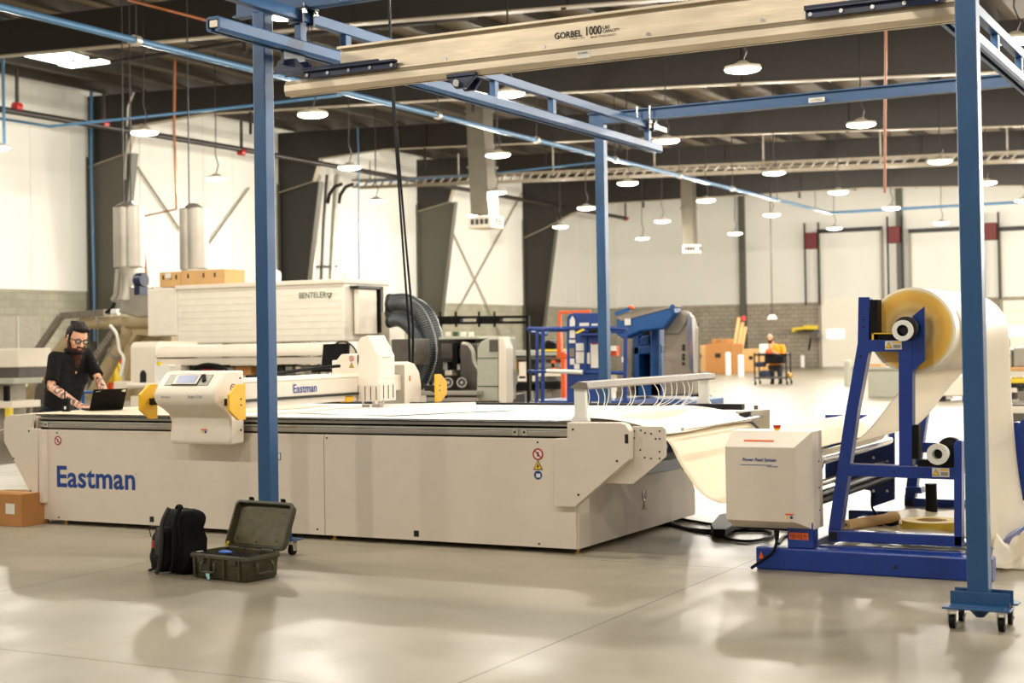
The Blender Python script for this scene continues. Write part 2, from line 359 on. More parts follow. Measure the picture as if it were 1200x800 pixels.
# ================================================================ SETTING
XW, YB, XR, YF = -32.2, 72.5, 16.0, -14.0
def deck_z(x): return 9.35-.03*(x-XW)
mb = MB().box(XW-.4, XR, YF, YB+.4, -.3, 0); struct('floor', mb, 'floor')
mb = MB().prism([(XW-.4, YF, deck_z(XW-.4)), (XR, YF, deck_z(XR)), (XR, YF, deck_z(XR)+.2), (XW-.4, YF, deck_z(XW-.4)+.2)], (0, YB+.4-YF, 0)); struct('ceiling', mb, 'deck')
zc = 3.17
wl = struct('wall_left', MB().box(XW-.4, XW, YF, YB+.4, 0, zc), 'blockside')
struct('liner', MB().box(XW-.3, XW+.04, YF, YB, zc, 9.36), 'liner', wl)
mb = MB()
for y in [YF+1+1.52*k for k in range(56)]:
    mb.box(XW+.04, XW+.055, y, y+.03, zc+.02, 9.2)
struct('liner_seam', mb, 'liner', wl)
wb = struct('wall_back', MB().box(XW-.4, XR, YB, YB+.4, 0, zc+.05), 'blockback')
struct('liner', MB().box(XW, XR, YB-.04, YB+.3, zc+.05, 9.2), 'liner', wb)
# purlins along the building under the deck (one strip set, structure)
for k in range(34):
    x = XW+.9+1.5*k
    if x > XR: break
    struct('trim_%d' % (k+1), MB().bar((x, YF, deck_z(x)-.16), (x, YB, deck_z(x)-.16), .12, .26), 'purlin')
FR = [14.6, 24.0, 33.4, 42.8, 52.2, 61.6]
prof = [(-30.3, 8.0), (-27.6, 8.12), (-16.0, 7.66), (-11, 7.42), (-5.5, 7.12), (0, 6.85), (16, 6.1)]
for i, y in enumerate(FR):
    r = root('roof_beam', (XW+2, y, 7.5), ['dark roof beam out of view above the crane', 'nearest dark roof beam crossing the top left corner above the skylights', 'deep dark roof beam running right from the leftmost grey column, behind the aluminium bridge',
        'dark roof beam joining the second column from the left', 'dark roof beam joining the third wall column, behind the lattice tray', 'farthest dark roof beam with a curved knee at the fourth wall column'][i], 'beam')
    pts = [(XW+.05, y, deck_z(XW)-.3), (XW+.05, y, 6.9), (-30.6, y, 7.2)]+[(x, y, z) for x, z in prof]+[(16, y, deck_z(16)-.3)]
    if i == 5: pts = [(XW+.05, y, deck_z(XW)-.3), (XW+.05, y, 6.3), (-30.9, y, 6.75), (-29.5, y, 7.35), (-28, y, 7.7)]+[(x, y, z) for x, z in prof[2:]]+[(16, y, deck_z(16)-.3)]
    MB().prism([V(p)-V((0, .01, 0)) for p in pts], (0, .02, 0)).build('web', 'rafter', r)
    mb = MB(); q = [(XW+.05, y, 6.9), (-30.6, y, 7.2)]+[(x, y, z) for x, z in prof] if i < 5 else pts[1:-1]
    for a, b in zip(q[:-1], q[1:]): mb.bar(a, b, .22, .03)
    mb.build('lower_flange', 'flange', r)  # far paler than the web: light on the flange is put into its colour
    mb = MB()
    for k in range(5): x = -26+7.2*k; mb.bar((x, y-.05, 7.4), (x, y-.05, deck_z(x)-.3), .02, .1)
    mb.build('stiffener', 'rafter', r)
    if i >= 2:
        c = root('wall_column', (XW+.6, y, 0), ['', '', 'grey green tapered steel column left of the spiral ducts, nearest of the wall columns', 'dark tapered wall column left of the white pipes, behind the white machine cabinet',
             'grey tapered wall column just right of the flexible hoses', 'farthest dark tapered wall column behind the lift basket'][i], 'column')
        dk = 'column' if i in (2, 4) else 'rafter'
        MB().prism([(XW+.05, y, 0), (XW+.75, y, 0), (XW+1.9, y, 7.2), (XW+.05, y, 7.2)], (0, .03, 0)).build('web', dk, c)
        mb = MB(); mb.bar((XW+.75, y, 0), (XW+1.9, y, 7.2), .26, .03, (1, 0, 0)); mb.bar((XW+.1, y, 0), (XW+.1, y, 7.2), .26, .03, (1, 0, 0)); mb.build('flange', 'column', c)
# back wall posts
for px, lab in ((871, 'tall thin grey post against the far wall right of the second rooftop duct'), (1056, 'tall thin grey post on the far wall behind the film roll')):
    p = aY(px, 358, YB-.2)
    single('wall_post', MB().bar((p.x, p.y, 0), (p.x, p.y, 8.9), .28, .28, (0, 1, 0)), 'column', (p.x, p.y, 0), lab, 'post')
# skylights
for k, pl in enumerate((((1, 60), (38, 56.5), (84, 71), (68, 75)), ((47, 57), (60, 56.5), (104, 68.5), (90, 71.5)), ((68, 76.5), (118, 70.5), (131, 74), (84, 80)))):
    pts = []
    for x, y in pl:
        p = aZ(x, y, 9.2)
        for it in range(4): p = aZ(x, y, deck_z(p.x)-.33)
        pts.append(p)
    o = struct('window_%d' % (k+1), MB().prism(pts, (0, 0, .03)), 'sky')
# back doors
def back_door(n, a, b, ytop, win):
    x0 = aY(a, 390, YB-.1).x; x1 = aY(b, 390, YB-.1).x; zt = aY(a, ytop, YB-.1).z
    d = struct('door_%d' % n, MB().box(x0, x1, YB-.12, YB-.02, 0, zt), 'cream2')
    mb = MB()
    for k in range(1, 6): mb.box(x0, x1, YB-.135, YB-.12, zt*k/6, zt*k/6+.03)
    mb.build('panel_joint', 'cream', d)
    if win:
        wx, wy = win; c = aY(wx, wy, YB-.14); MB().box(c.x-.42, c.x+.42, YB-.15, YB-.12, c.z-.2, c.z+.2).build('pane', mat('door_window', (250, 250, 245), .3, emit=(255, 255, 250), es=1.6), d)
    mb = MB(); mb.box(x0-.12, x0-.02, YB-.25, YB-.05, 0, zt+3.3); mb.box(x1+.02, x1+.12, YB-.25, YB-.05, 0, zt+3.3); mb.build('track', 'rack', d)
    mb = MB(); mb.box(x0-.1, x1+.1, YB-.3, YB-.1, zt+3.25, zt+3.45); mb.build('track_header', 'blackmetal', d)
back_door(1, 963, 1034, 350, (979, 391)); back_door(2, 1070, 1148, 352, None); back_door(3, 1176, 1262, 352, (1191, 388))
for (x, y, l) in ((951, 282, 'left of the first far door'), (1052, 275, 'left of the thin grey post'), (1161, 271, 'right of the large blue crane post')):
    p = aY(x-(3.5 if x == 1052 else 0), y, YB-.42); r = root('door_opener', (p.x, p.y, p.z-.4), 'dark red door motor on the far wall '+l, 'motor', None)
    MB().box(p.x-.28, p.x+.28, p.y-.2, p.y+.3, p.z-.4, p.z+.4).build('motor_box', mat('dark_red', (110, 26, 24), .5), r, bevel=.03)
    mb = MB()
    for dx in (-.35, .35): mb.cyl((p.x+dx, p.y, p.z-3.2), (p.x+dx, p.y, p.z+.9), .05)
    mb.build('chain_guide', 'blackmetal', r)
# ---------------------------------------------------------------- hall lights
def make_lamp():
    r = root('high_bay_lamp', (0, 0, 5.8), '', 'lamp', 'high bay lamps in rows under the roof')
    mb = MB(); mb.prism([(math.cos(a)*.30*(1+.12*abs(math.cos(2*a)) if 0 else 1), math.sin(a)*.26, 5.84) for a in [k*math.pi/14 for k in range(28)]], (0, 0, .05)); mb.build('housing', 'lamphousing', r)
    mb = MB(); mb.cyl((0, 0, 5.86), (0, 0, 5.98), .24, .06); mb.build('driver_cap', 'lamphousing', r)
    mb = MB(); mb.ball((0, 0, 5.842), .30, .26, .055, 24); mb.build('diffuser', 'lamp', r, smooth=True)
    mb = MB(); mb.tube([(0, 0, 5.97), (.06, .02, 6.15), (-.02, 0, 6.4), (0, 0, 6.9), (0, 0, 8.75)], .014, 6); mb.build('cord', 'blackmetal', r)
    ld = bpy.data.lights.new('lamp_light', 'POINT'); ld.shadow_soft_size = .10; ld.energy = LAMP_W; ld.color = LAMP_COL
    lo = bpy.data.objects.new('lamp_light', ld); C.objects.link(lo); lo.parent = r; lo.location = (0, 0, -.12)
    return r
lamp0 = make_lamp(); first = True; hid = 0
xs = [-25.0, -20.8, -16.6, -12.35, -8.0, -3.7, .6, 4.9]
ysr = [2.0, 9.0, 16.0, 23.2, 30.6, 38.2, 44.4, 51.0, 59.0, 66.5]  # last row is unseen, added to brighten the back wall
ordn = {0: 'first', 1: 'second', 2: 'third', 3: 'fourth', 4: 'fifth'}
rown = {16.0: 'nearest visible row', 23.2: 'large front row', 30.6: 'second row back', 38.2: 'third row back', 44.4: 'fourth row back', 51.0: 'fifth row back', 59.0: 'farthest row'}
for y in ysr:
    n = 0
    for x in xs+([9.2, 13.4] if y > 22 else []):  # extra right-hand columns stay out of view, added for light at the back
        if y == 66.5 and x < -4: continue
        if y < 20 and x < -22: continue
        if y == 16.0 and x == -16.6: continue
        if y == 16.0 and x == -12.35: x = -11.9
        d = V((x, y, 5.8))-CAM; px = 600+FPX*d.dot(r_)/max(.1, d.dot(f_)); py = CY-FPX*d.dot(u_)/max(.1, d.dot(f_))
        vis = d.dot(f_) > 0 and -10 < px < 1210 and -5 < py < 800
        o = lamp0 if first else copy_tree(lamp0); first = False
        o.location = (x, y, 5.8)
        for ch in o.children:
            if ch.name.startswith('cord'): ch.scale.z = (deck_z(x)-5.8)/2.95
            if ch.type == 'LIGHT' and y > 40:
                if 'far_light' not in bpy.data.lights:
                    fl_ = ch.data.copy(); fl_.name = 'far_light'; fl_.energy = LAMP_W*1.6
                ch.data = bpy.data.lights['far_light']
        if vis:
            n += 1; o['label'] = 'glowing round high bay lamp, %s from the left in the %s' % (ordn.get(n-1, 'last'), rown.get(y, 'row'))
            o['label'] = o['label'].replace('number ', '')
        else:
            hid += 1  # unseen lamps carry the grid on, added to light the hall
            wd = ['one', 'two', 'three', 'four', 'five', 'six', 'seven', 'eight', 'nine', 'ten']
            o['label'] = 'unseen high bay lamp added for light, row %s, lamp %s from the left wall' % (wd[ysr.index(y)], wd[(xs+[9.2, 13.4]).index(x) if x in xs+[9.2, 13.4] else 3])
# ---------------------------------------------------------------- pipes, trays, ducts in the roof space
def pipe(name, pts, r, m, label, cat='pipe', parts=None, sub=0, group=None):
    rt = root(name, tuple(pts[0]), label, cat, group); MB().tube(pts, r, 10, sub).build('pipe_run', m, rt, smooth=True)
    if parts: parts(rt)
    return rt
zp = 6.3
a = aZ(0, 8, zp); xb = a.x; e = V((xb, aX(972, 263, xb).y, zp)); g = aY(1200, 250, e.y)
def clips(rt):
    for k in range(9):
        y = a.y+(e.y-a.y)*(k+.6)/9; MB().cyl((xb, y-.06, zp), (xb, y+.06, zp), .085).build('pipe_clamp', 'galv', rt)
        MB().cyl((xb, y, zp), (xb, y, 8.6), .012, n=6).build('hanger_rod', 'blackmetal', rt)
pipe('air_pipe', [V((xb, a.y-3, zp)), V((xb, a.y, zp)), e, V((g.x+4, e.y, zp))], .055, 'pipe', 'long light blue air pipe running diagonally from the top left corner to the far wall', 'pipe', clips)
pipe('air_pipe', [aY(0, 139, 26), aY(58, 148, 26), aY(90, 145, 26), aY(292, 124, 27), aY(400, 111, 27)], .035, 'pipe', 'thin blue air pipe crossing horizontally behind the left crane post')
pipe('air_pipe', [aY(430, 213, 46), aY(560, 205, 46), aY(700, 190, 46)], .03, 'pipe', 'thin blue pipe crossing behind the first rooftop duct', 'pipe', lambda rt: [MB().cyl(aY(x, y, 46), V((aY(x, y, 46).x, 46, deck_z(aY(x, y, 46).x)-.01)), .012, n=6).build('hanger_rod', 'blackmetal', rt) for x, y in ((440, 212.4), (640, 196.4))])
pipe('air_drop', [aX(107, 100, XW+.3), aX(107, 200, XW+.3), aX(110, 340, XW+.3), aX(111, 400, XW+.3)], .05, 'pipe', 'blue vertical air line down the side wall beside the nearest grey column')
pipe('air_drop', [aY(419, 150, 40), aY(420, 175, 40), aY(421, 325, 40), V((aY(421, 430, 40).x, 40, 0))], .025, 'pipe', 'thin blue vertical air line hanging above the white machine cabinet')
p0 = aY(3, 66, 24.5); p0.z = deck_z(p0.x)-.02
pipe('air_drop', [p0, aY(4, 110, 24.5), aY(5, 170, 24.5)], .035, 'pipe', 'blue vertical hose with valve hanging at the top left edge')
xs_ = XW+2.1
a = aX(0, 128, xs_); b = aX(735, 256, xs_)
def sprk(rt):
    for x, y, t in ((20, 80, 125), (122, 103, 145), (283, 138, 178), (560, 190, 228), (733, 230, 256)):
        p = aX(x, t, xs_); MB().cyl(p, p+V((0, 0, 1.0)), .05, n=8).build('riser', 'darkpipe', rt)
        MB().cyl(p+V((0, -.1, 0)), p+V((0, .1, 0)), .12, n=10).build('coupling', 'red', rt)
pipe('sprinkler_pipe', [a, aX(300, 178, xs_), b], .09, 'darkpipe', 'black sprinkler pipe running along the side wall below the roof beams', 'pipe', sprk)
pipe('sprinkler_pipe', [aY(130, 73, 28), aY(290, 48, 28), aY(560, 20, 28)], .05, 'darkpipe', 'black pipe crossing the roof bay beside the skylights')
_p = aY(205, 70, 30); pipe('copper_line', [V((_p.x, 30, deck_z(_p.x)-.01)), _p, aY(204, 150, 30), aY(207, 245, 30), aY(165, 254, 30), aY(173, 335, 30)], .035, 'copper', 'copper coloured line dropping from the roof to the spiral duct', 'pipe')
pipe('copper_line', [aY(150, 0, 17), aY(250, 26, 17), aY(300, 36, 17)], .02, 'copper', 'orange conduit across the dark roof beam above the left crane post', 'pipe')
_p = aY(1038, 30, 22); pipe('extension_cord', [V((_p.x, 22, deck_z(_p.x)-.01)), _p, aY(1038, 80, 22), aY(1037, 140, 22), aY(1037, 226, 22)], .02, 'copper', 'orange extension cord hanging from the roof left of the large blue post', 'cord')
pipe('conduit', [aY(157, 108, 33.37), aY(150, 125, 33.37), aY(149, 150, 33.37), aY(147, 210, 33.37)], .035, 'galv', 'bent grey conduit on the face of the nearest grey wall column')
# white pipes by column two
rt = root('riser_pipes', aX(382, 330, XW+.5), 'tall white vertical risers on the wall beside the dark column', 'pipe')
for x in (366, 376, 388):
    MB().tube([V((XW+.5, aX(x-2, 425, XW+.5).y, 0)), aX(x-2, 425, XW+.5), aX(x, 330, XW+.5), aX(x+3, 260, XW+.5), aX(x+7, 205, XW+.5)], .11 if x != 376 else .05, 12).build('riser', 'galv' if x != 376 else 'darkpipe', rt, smooth=True)
MB().bar(aX(360, 312, XW+.35), aX(395, 312, XW+.35), .06, .06).build('strap', 'blackmetal', rt)
for k, x in enumerate((384, 397)):
    MB().tube([aX(x, 238, XW+.6), aX(x+2, 228, XW+.6), aX(x+8, 219, XW+.6), aX(x+16, 216, XW+.6)], .07, 8).build('elbow', 'blackmetal', rt, smooth=True)
# lattice tray
Yt = 47.5; a = aY(380, 212, Yt); b = aY(1260, 178, Yt); zt = (a.z+b.z)/2; zt0 = aY(440, 212, Yt).z; zt1 = aY(1200, 184, Yt).z
rt = root('cable_tray', a, 'pale lattice cable tray hung across the hall beneath the roof beams', 'tray')
def tz(x): return zt0+(zt1-zt0)*(x-a.x)/(b.x-a.x)
mb = MB()
for dz, dy in ((.13, 0), (-.13, 0), (.13, .5), (-.13, .5)): mb.bar((a.x, Yt+dy, tz(a.x)+dz), (b.x, Yt+dy, tz(b.x)+dz), .06, .07)
mb.build('side_rail', 'tray', rt)
mb = MB(); n = 74
for k in range(n):
    x0 = a.x+(b.x-a.x)*k/n; x1 = a.x+(b.x-a.x)*(k+.55)/n
    mb.bar((x0, Yt, tz(x0)-.12), (x1, Yt, tz(x1)+.12), .05, .07, (0, 1, 0))
o = mb.build('lattice', 'tray', rt); o['kind'] = 'stuff'
mb = MB()
for k in range(7): x = a.x+2+(b.x-a.x-4)*k/6; mb.cyl((x, Yt+.2, tz(x)), (x, Yt+.2, 8.5), .03, n=6)
mb.build('hanger', 'rack', rt)
# rooftop unit ducts with square diffusers
def rtu(Y, pts, bx, label):
    # pts: (xl, xr, y) rows, front face px; box (x0, x1, ytop, ybot)
    c = aY((bx[0]+bx[1])/2, bx[3], Y); rt = root('supply_duct', c, label, 'duct')
    for (l0, r0, y0), (l1, r1, y1) in zip(pts[:-1], pts[1:]):
        a0, a1, b0, b1 = aY(l0, y0, Y), aY(r0, y0, Y), aY(l1, y1, Y), aY(r1, y1, Y); w0 = (a1.x-a0.x); w1 = (b1.x-b0.x)
        for q in (a0, a1): q.z = min(q.z, deck_z(q.x)-.03)
        vs = [a0, a1, a1+Y_*w0, a0+Y_*w0, b0, b1, b1+Y_*w1, b0+Y_*w1]
        MB().add(vs, [(0, 1, 2, 3), (7, 6, 5, 4), (0, 4, 5, 1), (1, 5, 6, 2), (2, 6, 7, 3), (3, 7, 4, 0)]).build('duct_section', 'rtu', rt)
        z = a0.z; MB().box(a0.x-.04, a1.x+.04, Y-.04, Y+w0+.04, z-.03, z+.03).build('duct_joint', 'rtu', rt)
    p = aY(bx[0], bx[3], Y-.2); q = aY(bx[1], bx[2], Y-.2); wd = (q.x-p.x)
    b = MB().box(p.x, p.x+wd, Y-.2, Y-.2+wd, p.z, q.z).build('diffuser', 'cream', rt, bevel=.03)
    mb = MB()
    for k in range(4): x = p.x+wd*(.16+.2*k); mb.box(x, x+wd*.12, Y-.23, Y-.2, p.z+(q.z-p.z)*.3, p.z+(q.z-p.z)*.75)
    for k in range(3): z = p.z+(q.z-p.z)*(.3+.2*k); mb.box(p.x+wd, p.x+wd+.03, Y+wd*.1, Y+wd*.6, z, z+.05)
    mb.build('grille', 'blackmetal', b)
rtu(38, [(545, 562, 95), (546, 566, 130), (548, 568, 172), (549, 570, 196), (552, 573, 252)], (548, 575, 252, 268), 'tall rectangular galvanised duct with square diffuser, left of the middle blue post')
rtu(60, [(797, 810, 180), (798, 811, 244), (801, 813, 286)], (800, 816, 286, 297), 'smaller galvanised rooftop duct with diffuser, right of the middle blue post near the far wall')
# wall bracing
for pts, lab in ((((152, 182), (213, 272)), 'thin steel cross brace rod sloping down right beside the first spiral duct'), (((292, 220), (240, 292)), 'thin steel brace rod sloping between the second spiral duct and the left crane post'),
                 (((526, 262), (588, 395)), 'long brace rod sloping down right across the far bay of the side wall'), (((612, 226), (528, 380)), 'long brace rod sloping down left across the far bay of the side wall')):
    a, b = aX(*pts[0], XW+.12), aX(*pts[1], XW+.12)
    single('brace_rod', MB().cyl(a, b, .032, n=8), 'flange', a, lab, 'brace')
# ================================================================ CRANE
cr = root('workstation_crane', (-6.25, 8.2, 0), 'freestanding blue steel crane frame with posts on casters and two trussed runways', 'crane')
def post(x, y, zt, plate=True):
    p = MB().box(x-.051, x+.051, y-.051, y+.051, .16, zt).build('post', 'post', cr, bevel=.008)
    mb = MB(); mb.box(x-.12, x+.14, y-.13, y+.13, .10, .115)
    for s in (-1, 1):
        mb.box(x-.13, x+.15, y+s*.055-.004, y+s*.055+.004, .105, .175); mb.box(x-.15, x+.17, min(y+s*.055, y+s*.16), max(y+s*.055, y+s*.16), .10, .11)
    f = mb.build('foot_bracket', 'post', cr, bevel=.003)
    for dx in (-.11, .12):
        for dy in (-.10, .10):
            c = V((x+dx, y+dy, .034)); w = MB().cyl(c-X_*.014, c+X_*.014, .034, n=18).build('caster_wheel', 'black', f)
            mb = MB(); mb.box(c.x-.022, c.x-.017, c.y-.02, c.y+.02, .03, .09); mb.box(c.x+.017, c.x+.022, c.y-.02, c.y+.02, .03, .09); mb.box(c.x-.022, c.x+.022, c.y-.022, c.y+.022, .085, .1); mb.cyl(c-X_*.024, c+X_*.024, .008, n=8)
            mb.build('caster_fork', 'chrome', f)
    MB().cyl((x, y, .045), (x, y, .10), .02, .07, n=20).build('foot_pad', 'post', f)
    return p
post(-6.24, 8.15, 3.71); post(-6.47, 14.2, 3.71); post(-1.425, 7.5, 3.9); post(-1.42, 14.2, 3.71)
# cross headers (I section) and the stub that ties the near right post in
def ibeam(a, b, w, h, name, up=(0, 0, 1), m='post'):
    a = V(a); b = V(b); mb = MB(); mb.bar(a+Z_*(h/2-.006), b+Z_*(h/2-.006), w, .012); mb.bar(a-Z_*(h/2-.006), b-Z_*(h/2-.006), w, .012); mb.bar(a, b, .012, h)
    return mb.build(name, m, cr)
hd = ibeam((-6.5, 8.2, 3.765), (-1.2, 8.2, 3.765), .10, .12, 'header')
hd2 = ibeam((-6.6, 14.2, 3.765), (-.9, 14.2, 3.765), .10, .12, 'header')
MB().box(-1.48, -1.37, 7.45, 8.3, 3.83, 3.92).build('tie_beam', 'post', cr)
c = aY(957, 117, 14.13); decal('header_label', 'sticker', hd2, c, X_, Z_, .16, .045)
text('label_text', 'GORBEL', 'inkblack', hd2, c+V((-.065, -.003, -.012)), X_, Z_, .024, .13)
for (x, y) in ((-5.95, 8.2), (-1.94, 8.2), (-5.95, 14.2), (-1.94, 14.2)):
    mb = MB(); mb.box(x-.09, x+.09, y-.08, y+.08, 3.698, 3.708); mb.box(x-.06, x+.06, y-.07, y-.055, 3.60, 3.70); mb.box(x-.06, x+.06, y+.055, y+.07, 3.60, 3.70)
    mb.build('beam_clamp', 'navy', cr)
    mb = MB()
    for dx in (-.07, .07):
        for dy in (-.065, .065): mb.cyl((x+dx, y+dy, 3.69), (x+dx, y+dy, 3.84 if y > 10 else 3.73), .011, n=8); mb.cyl((x+dx, y+dy, 3.66), (x+dx, y+dy, 3.69), .02, n=6)
    mb.build('clamp_bolt', 'chrome', cr)
def runway(x, y0, y1, vy):
    # enclosed track: C section open below
    mb = MB(); a, b = 3.392, 3.485; w = .055
    prof = [(-w, b-.012), (-w+.018, b), (w-.018, b), (w, b-.012), (w, a+.02), (w-.012, a), (.016, a), (.016, a+.014), (w-.018, a+.016), (w-.014, a+.03), (w-.014, b-.018), (-w+.014, b-.018), (-w+.014, a+.03), (-w+.018, a+.016), (-.016, a+.014), (-.016, a), (-w+.012, a), (-w, a+.02)]
    mb.prism([(x+p, y0, z) for p, z in prof], (0, y1-y0, 0)); t = mb.build('runway_track', 'post', cr)
    MB().box(x-.03, x+.03, y0+.004, y0+.03, 3.42, 3.462).build('end_stop', 'cream', t)
    MB().box(x-.032, x+.032, y0-.02, y1-.02, 3.62, 3.695).build('truss_chord', 'post', cr, bevel=.005)
    for y in vy:
        MB().box(x-.026, x+.026, y-.035, y+.035, 3.485, 3.62).build('truss_strut', 'post', cr, bevel=.004)
runway(-5.95, 7.27, 14.5, [aX(x, y, -5.95).y for x, y in ((352, 38), (405, 45), (579, 100), (647, 122), (759, 155))]+[14.4][:0])
runway(-1.94, 7.27, 14.5, [7.6, 8.75, 9.9]+[aX(x, y, -1.94).y for x, y in ((1166, 40), (1194, 65))]+[13.3, 14.3])
c = aX(770, 153, -5.9); MB().box(-5.918, -5.905, 14.15, 14.65, 3.625, 3.675).build('splice_plate', 'galv', cr)
# bridge
br = root('crane_bridge', (-3.75, 8.1, 3.1), 'long aluminium bridge beam with black capacity lettering hung beneath the blue runways', 'crane')
xl, xr = -5.99, -1.55; a, b = 3.10, 3.20
prof = [(-.05, b-.03), (-.03, b), (.03, b), (.05, b-.03), (.05, a+.03), (.035, a), (.014, a), (.014, a+.012), (.03, a+.02), (.03, b-.02), (-.03, b-.02), (-.03, a+.02), (-.014, a+.012), (-.014, a), (-.035, a), (-.05, a+.03)]
tr = MB().prism([(xl, 8.1+p, z) for p, z in prof], (xr-xl, 0, 0)).build('track', 'alu', br)
mb = MB(); xw = -5.56; mb.box(xw, xr, 8.092, 8.108, 3.20, 3.375); mb.box(xw, xr, 8.05, 8.15, 3.37, 3.385); mb.box(xw, xr, 8.06, 8.14, 3.20, 3.212); mb.box(xw, xr, 8.075, 8.125, 3.212, 3.235)
mb.build('web_beam', 'alu', br)
mb = MB()
for x in (-5.4, -5.25, -4.75, -4.05, -3.36, -2.66, -2.1): mb.cyl((x, 8.1-.032, 3.224), (x, 8.1-.02, 3.224), .014, n=10)
mb.build('bolt', 'chrome', br)
for x0, x1, rx in ((aY(358, 84, 8.05).x, aY(466, 80, 8.05).x, -5.95), (aY(945, 20, 8.05).x, aY(1106, 0, 8.05).x, -1.94)):
    mb = MB(); mb.box(x0, x1, 8.03, 8.046, 3.195, 3.25); mb.box(x0, x1, 8.154, 8.17, 3.195, 3.25); mb.box(x0, x1, 8.0, 8.05, 3.235, 3.25); mb.box(x0, x1-.12, 8.0, 8.02, 3.25, 3.262)
    mb.prism([(rx-.12, 8.03, 3.25), (rx+.16, 8.03, 3.25), (rx+.07, 8.03, 3.34), (rx-.07, 8.03, 3.34)], (0, .012, 0)); mb.prism([(rx-.12, 8.16, 3.25), (rx+.16, 8.16, 3.25), (rx+.07, 8.16, 3.34), (rx-.07, 8.16, 3.34)], (0, .012, 0))
    mb.box(rx-.012, rx+.012, 7.98, 8.22, 3.30, 3.42)
    et = mb.build('end_truck', 'navy', br, bevel=.002)
    mb = MB(); n = 5
    for k in range(n): x = x0+.03+(x1-x0-.06)*k/(n-1); mb.cyl((x, 8.02, 3.215), (x, 8.03, 3.215), .012, n=10)
    mb.build('bolt', 'chrome', et)
p = aY(650, 49, 8.088)
text('beam_lettering', 'GORBEL', 'inkblack', br, aY(650, 46, 8.09), X_, Z_, .037, aY(682, 40, 8.09).x-aY(650, 46, 8.09).x, off=.02)
text('beam_lettering', '1000', 'inkblack', br, aY(687, 41.5, 8.09), X_, Z_, .050, aY(705, 36, 8.09).x-aY(687, 41, 8.09).x, off=.02)
text('beam_lettering', 'LBS', 'inkblack', br, aY(706.5, 34, 8.09), X_, Z_, .018, .045, off=.01)
text('beam_lettering', 'CAPACITY', 'inkblack', br, aY(706.5, 38.5, 8.09), X_, Z_, .018, .11, off=.01)
text('beam_lettering', 'BRIDGE CRANE CAPACITY', 'inkblack', br, aY(692, 44.8, 8.09), X_, Z_, .011, .17)
text('beam_lettering', 'GORBEL SYSTEM', 'inkblack', br, aY(668, 46.8, 8.09), X_, Z_, .009, .1)
c = aY(683.5, 61, 8.05); tg = decal('maker_plate', 'sticker', br, V((c.x, 8.05, 3.145)), X_, Z_, .092, .045); text('plate_text', 'GORBEL', 'inkblack', br, V((c.x-.035, 8.047, 3.148)), X_, Z_, .012, .07)
tl = root('bridge_trolley', aY(541, 100, 8.1), 'small navy trolley plate with a round pin under the aluminium bridge', 'trolley')
c = aY(541, 101, 8.04); c.y = 8.03; w = aY(558, 100, 8.04).x-aY(524, 100, 8.04).x
mb = MB(); mb.prism([(c.x-w/2, 8.03, 3.115), (c.x+w/2, 8.03, 3.115), (c.x+w/2, 8.03, 3.09), (c.x+w*.15, 8.03, 3.02), (c.x-w*.2, 8.03, 3.02), (c.x-w/2, 8.03, 3.095)], (0, .03, 0)); mb.box(c.x-w/2, c.x+w/2, 8.03, 8.17, 3.085, 3.097); mb.prism([(c.x-w/2, 8.14, 3.115), (c.x+w/2, 8.14, 3.115), (c.x+w*.15, 8.14, 3.02), (c.x-w*.2, 8.14, 3.02)], (0, .03, 0))
mb.build('side_plate', 'navy', tl, bevel=.002)
MB().cyl((c.x-.02, 8.0, 3.05), (c.x-.02, 8.18, 3.05), .022, n=16).build('pin', 'chrome', tl)
# hanging cables to the cutter carriage
rt = root('hanging_cable', (-7.0, 11.75, .9), 'two black cables hanging from the roof to the far end of the gantry', 'cable')
for k, pts in enumerate((((455, -60), (456, 0), (459, 100), (466, 200), (473, 300), (479, 380), (484, 440)), ((455, -60), (456.5, 0), (460.5, 100), (468.5, 200), (477, 300), (484, 380), (487, 440)))):
    MB().tube([aY(x, y, 11.9+.03*k) for x, y in pts]+[V((-6.98, 11.8, .93))], .011, 8, 3).build('cable', 'black', rt, smooth=True)
# ================================================================ CUTTING TABLE
YT, XR_T, XL_T = 8.967, -4.315, -9.245; YTB = 11.15
tb = root('cutting_table', (-6.8, 10.05, 0), 'long beige conveyor cutting table with blue maker lettering on its front panel', 'cutting machine')
xs1 = aY(380, 560, YT).x; xs0 = aY(51, 560, YT).x
MB().box(XL_T, XR_T-.01, YT+.02, YTB, .05, .765).build('body_core', 'beige', tb)
zb = .036
MB().box(xs0, xs1-.003, YT, YT+.02, zb, .772).build('front_panel', 'beige', tb, bevel=.002)
MB().box(xs1+.003, XR_T, YT, YT+.02, zb, .772).build('front_panel', 'beige', tb, bevel=.002)
ep = MB().prism([(XR_T, YT+.02, zb), (XR_T, 11.13, zb), (XR_T, 11.13, .23), (XR_T, 10.85, .42), (XR_T, YT+.02, .45)], (.012, 0, 0)).build('end_panel', 'beige', tb)
ep2 = MB().box(XR_T-.02, XR_T-.005, YT+.1, 11.1, .40, .62).build('end_recess', 'navy', tb)
MB().prism([(XL_T-.01, YT+.01, zb), (XL_T-.01, YTB, zb), (XL_T-.01, YTB, .87), (XL_T-.01, YT+.01, .87)], (.01, 0, 0)).build('end_panel', 'beige', tb)
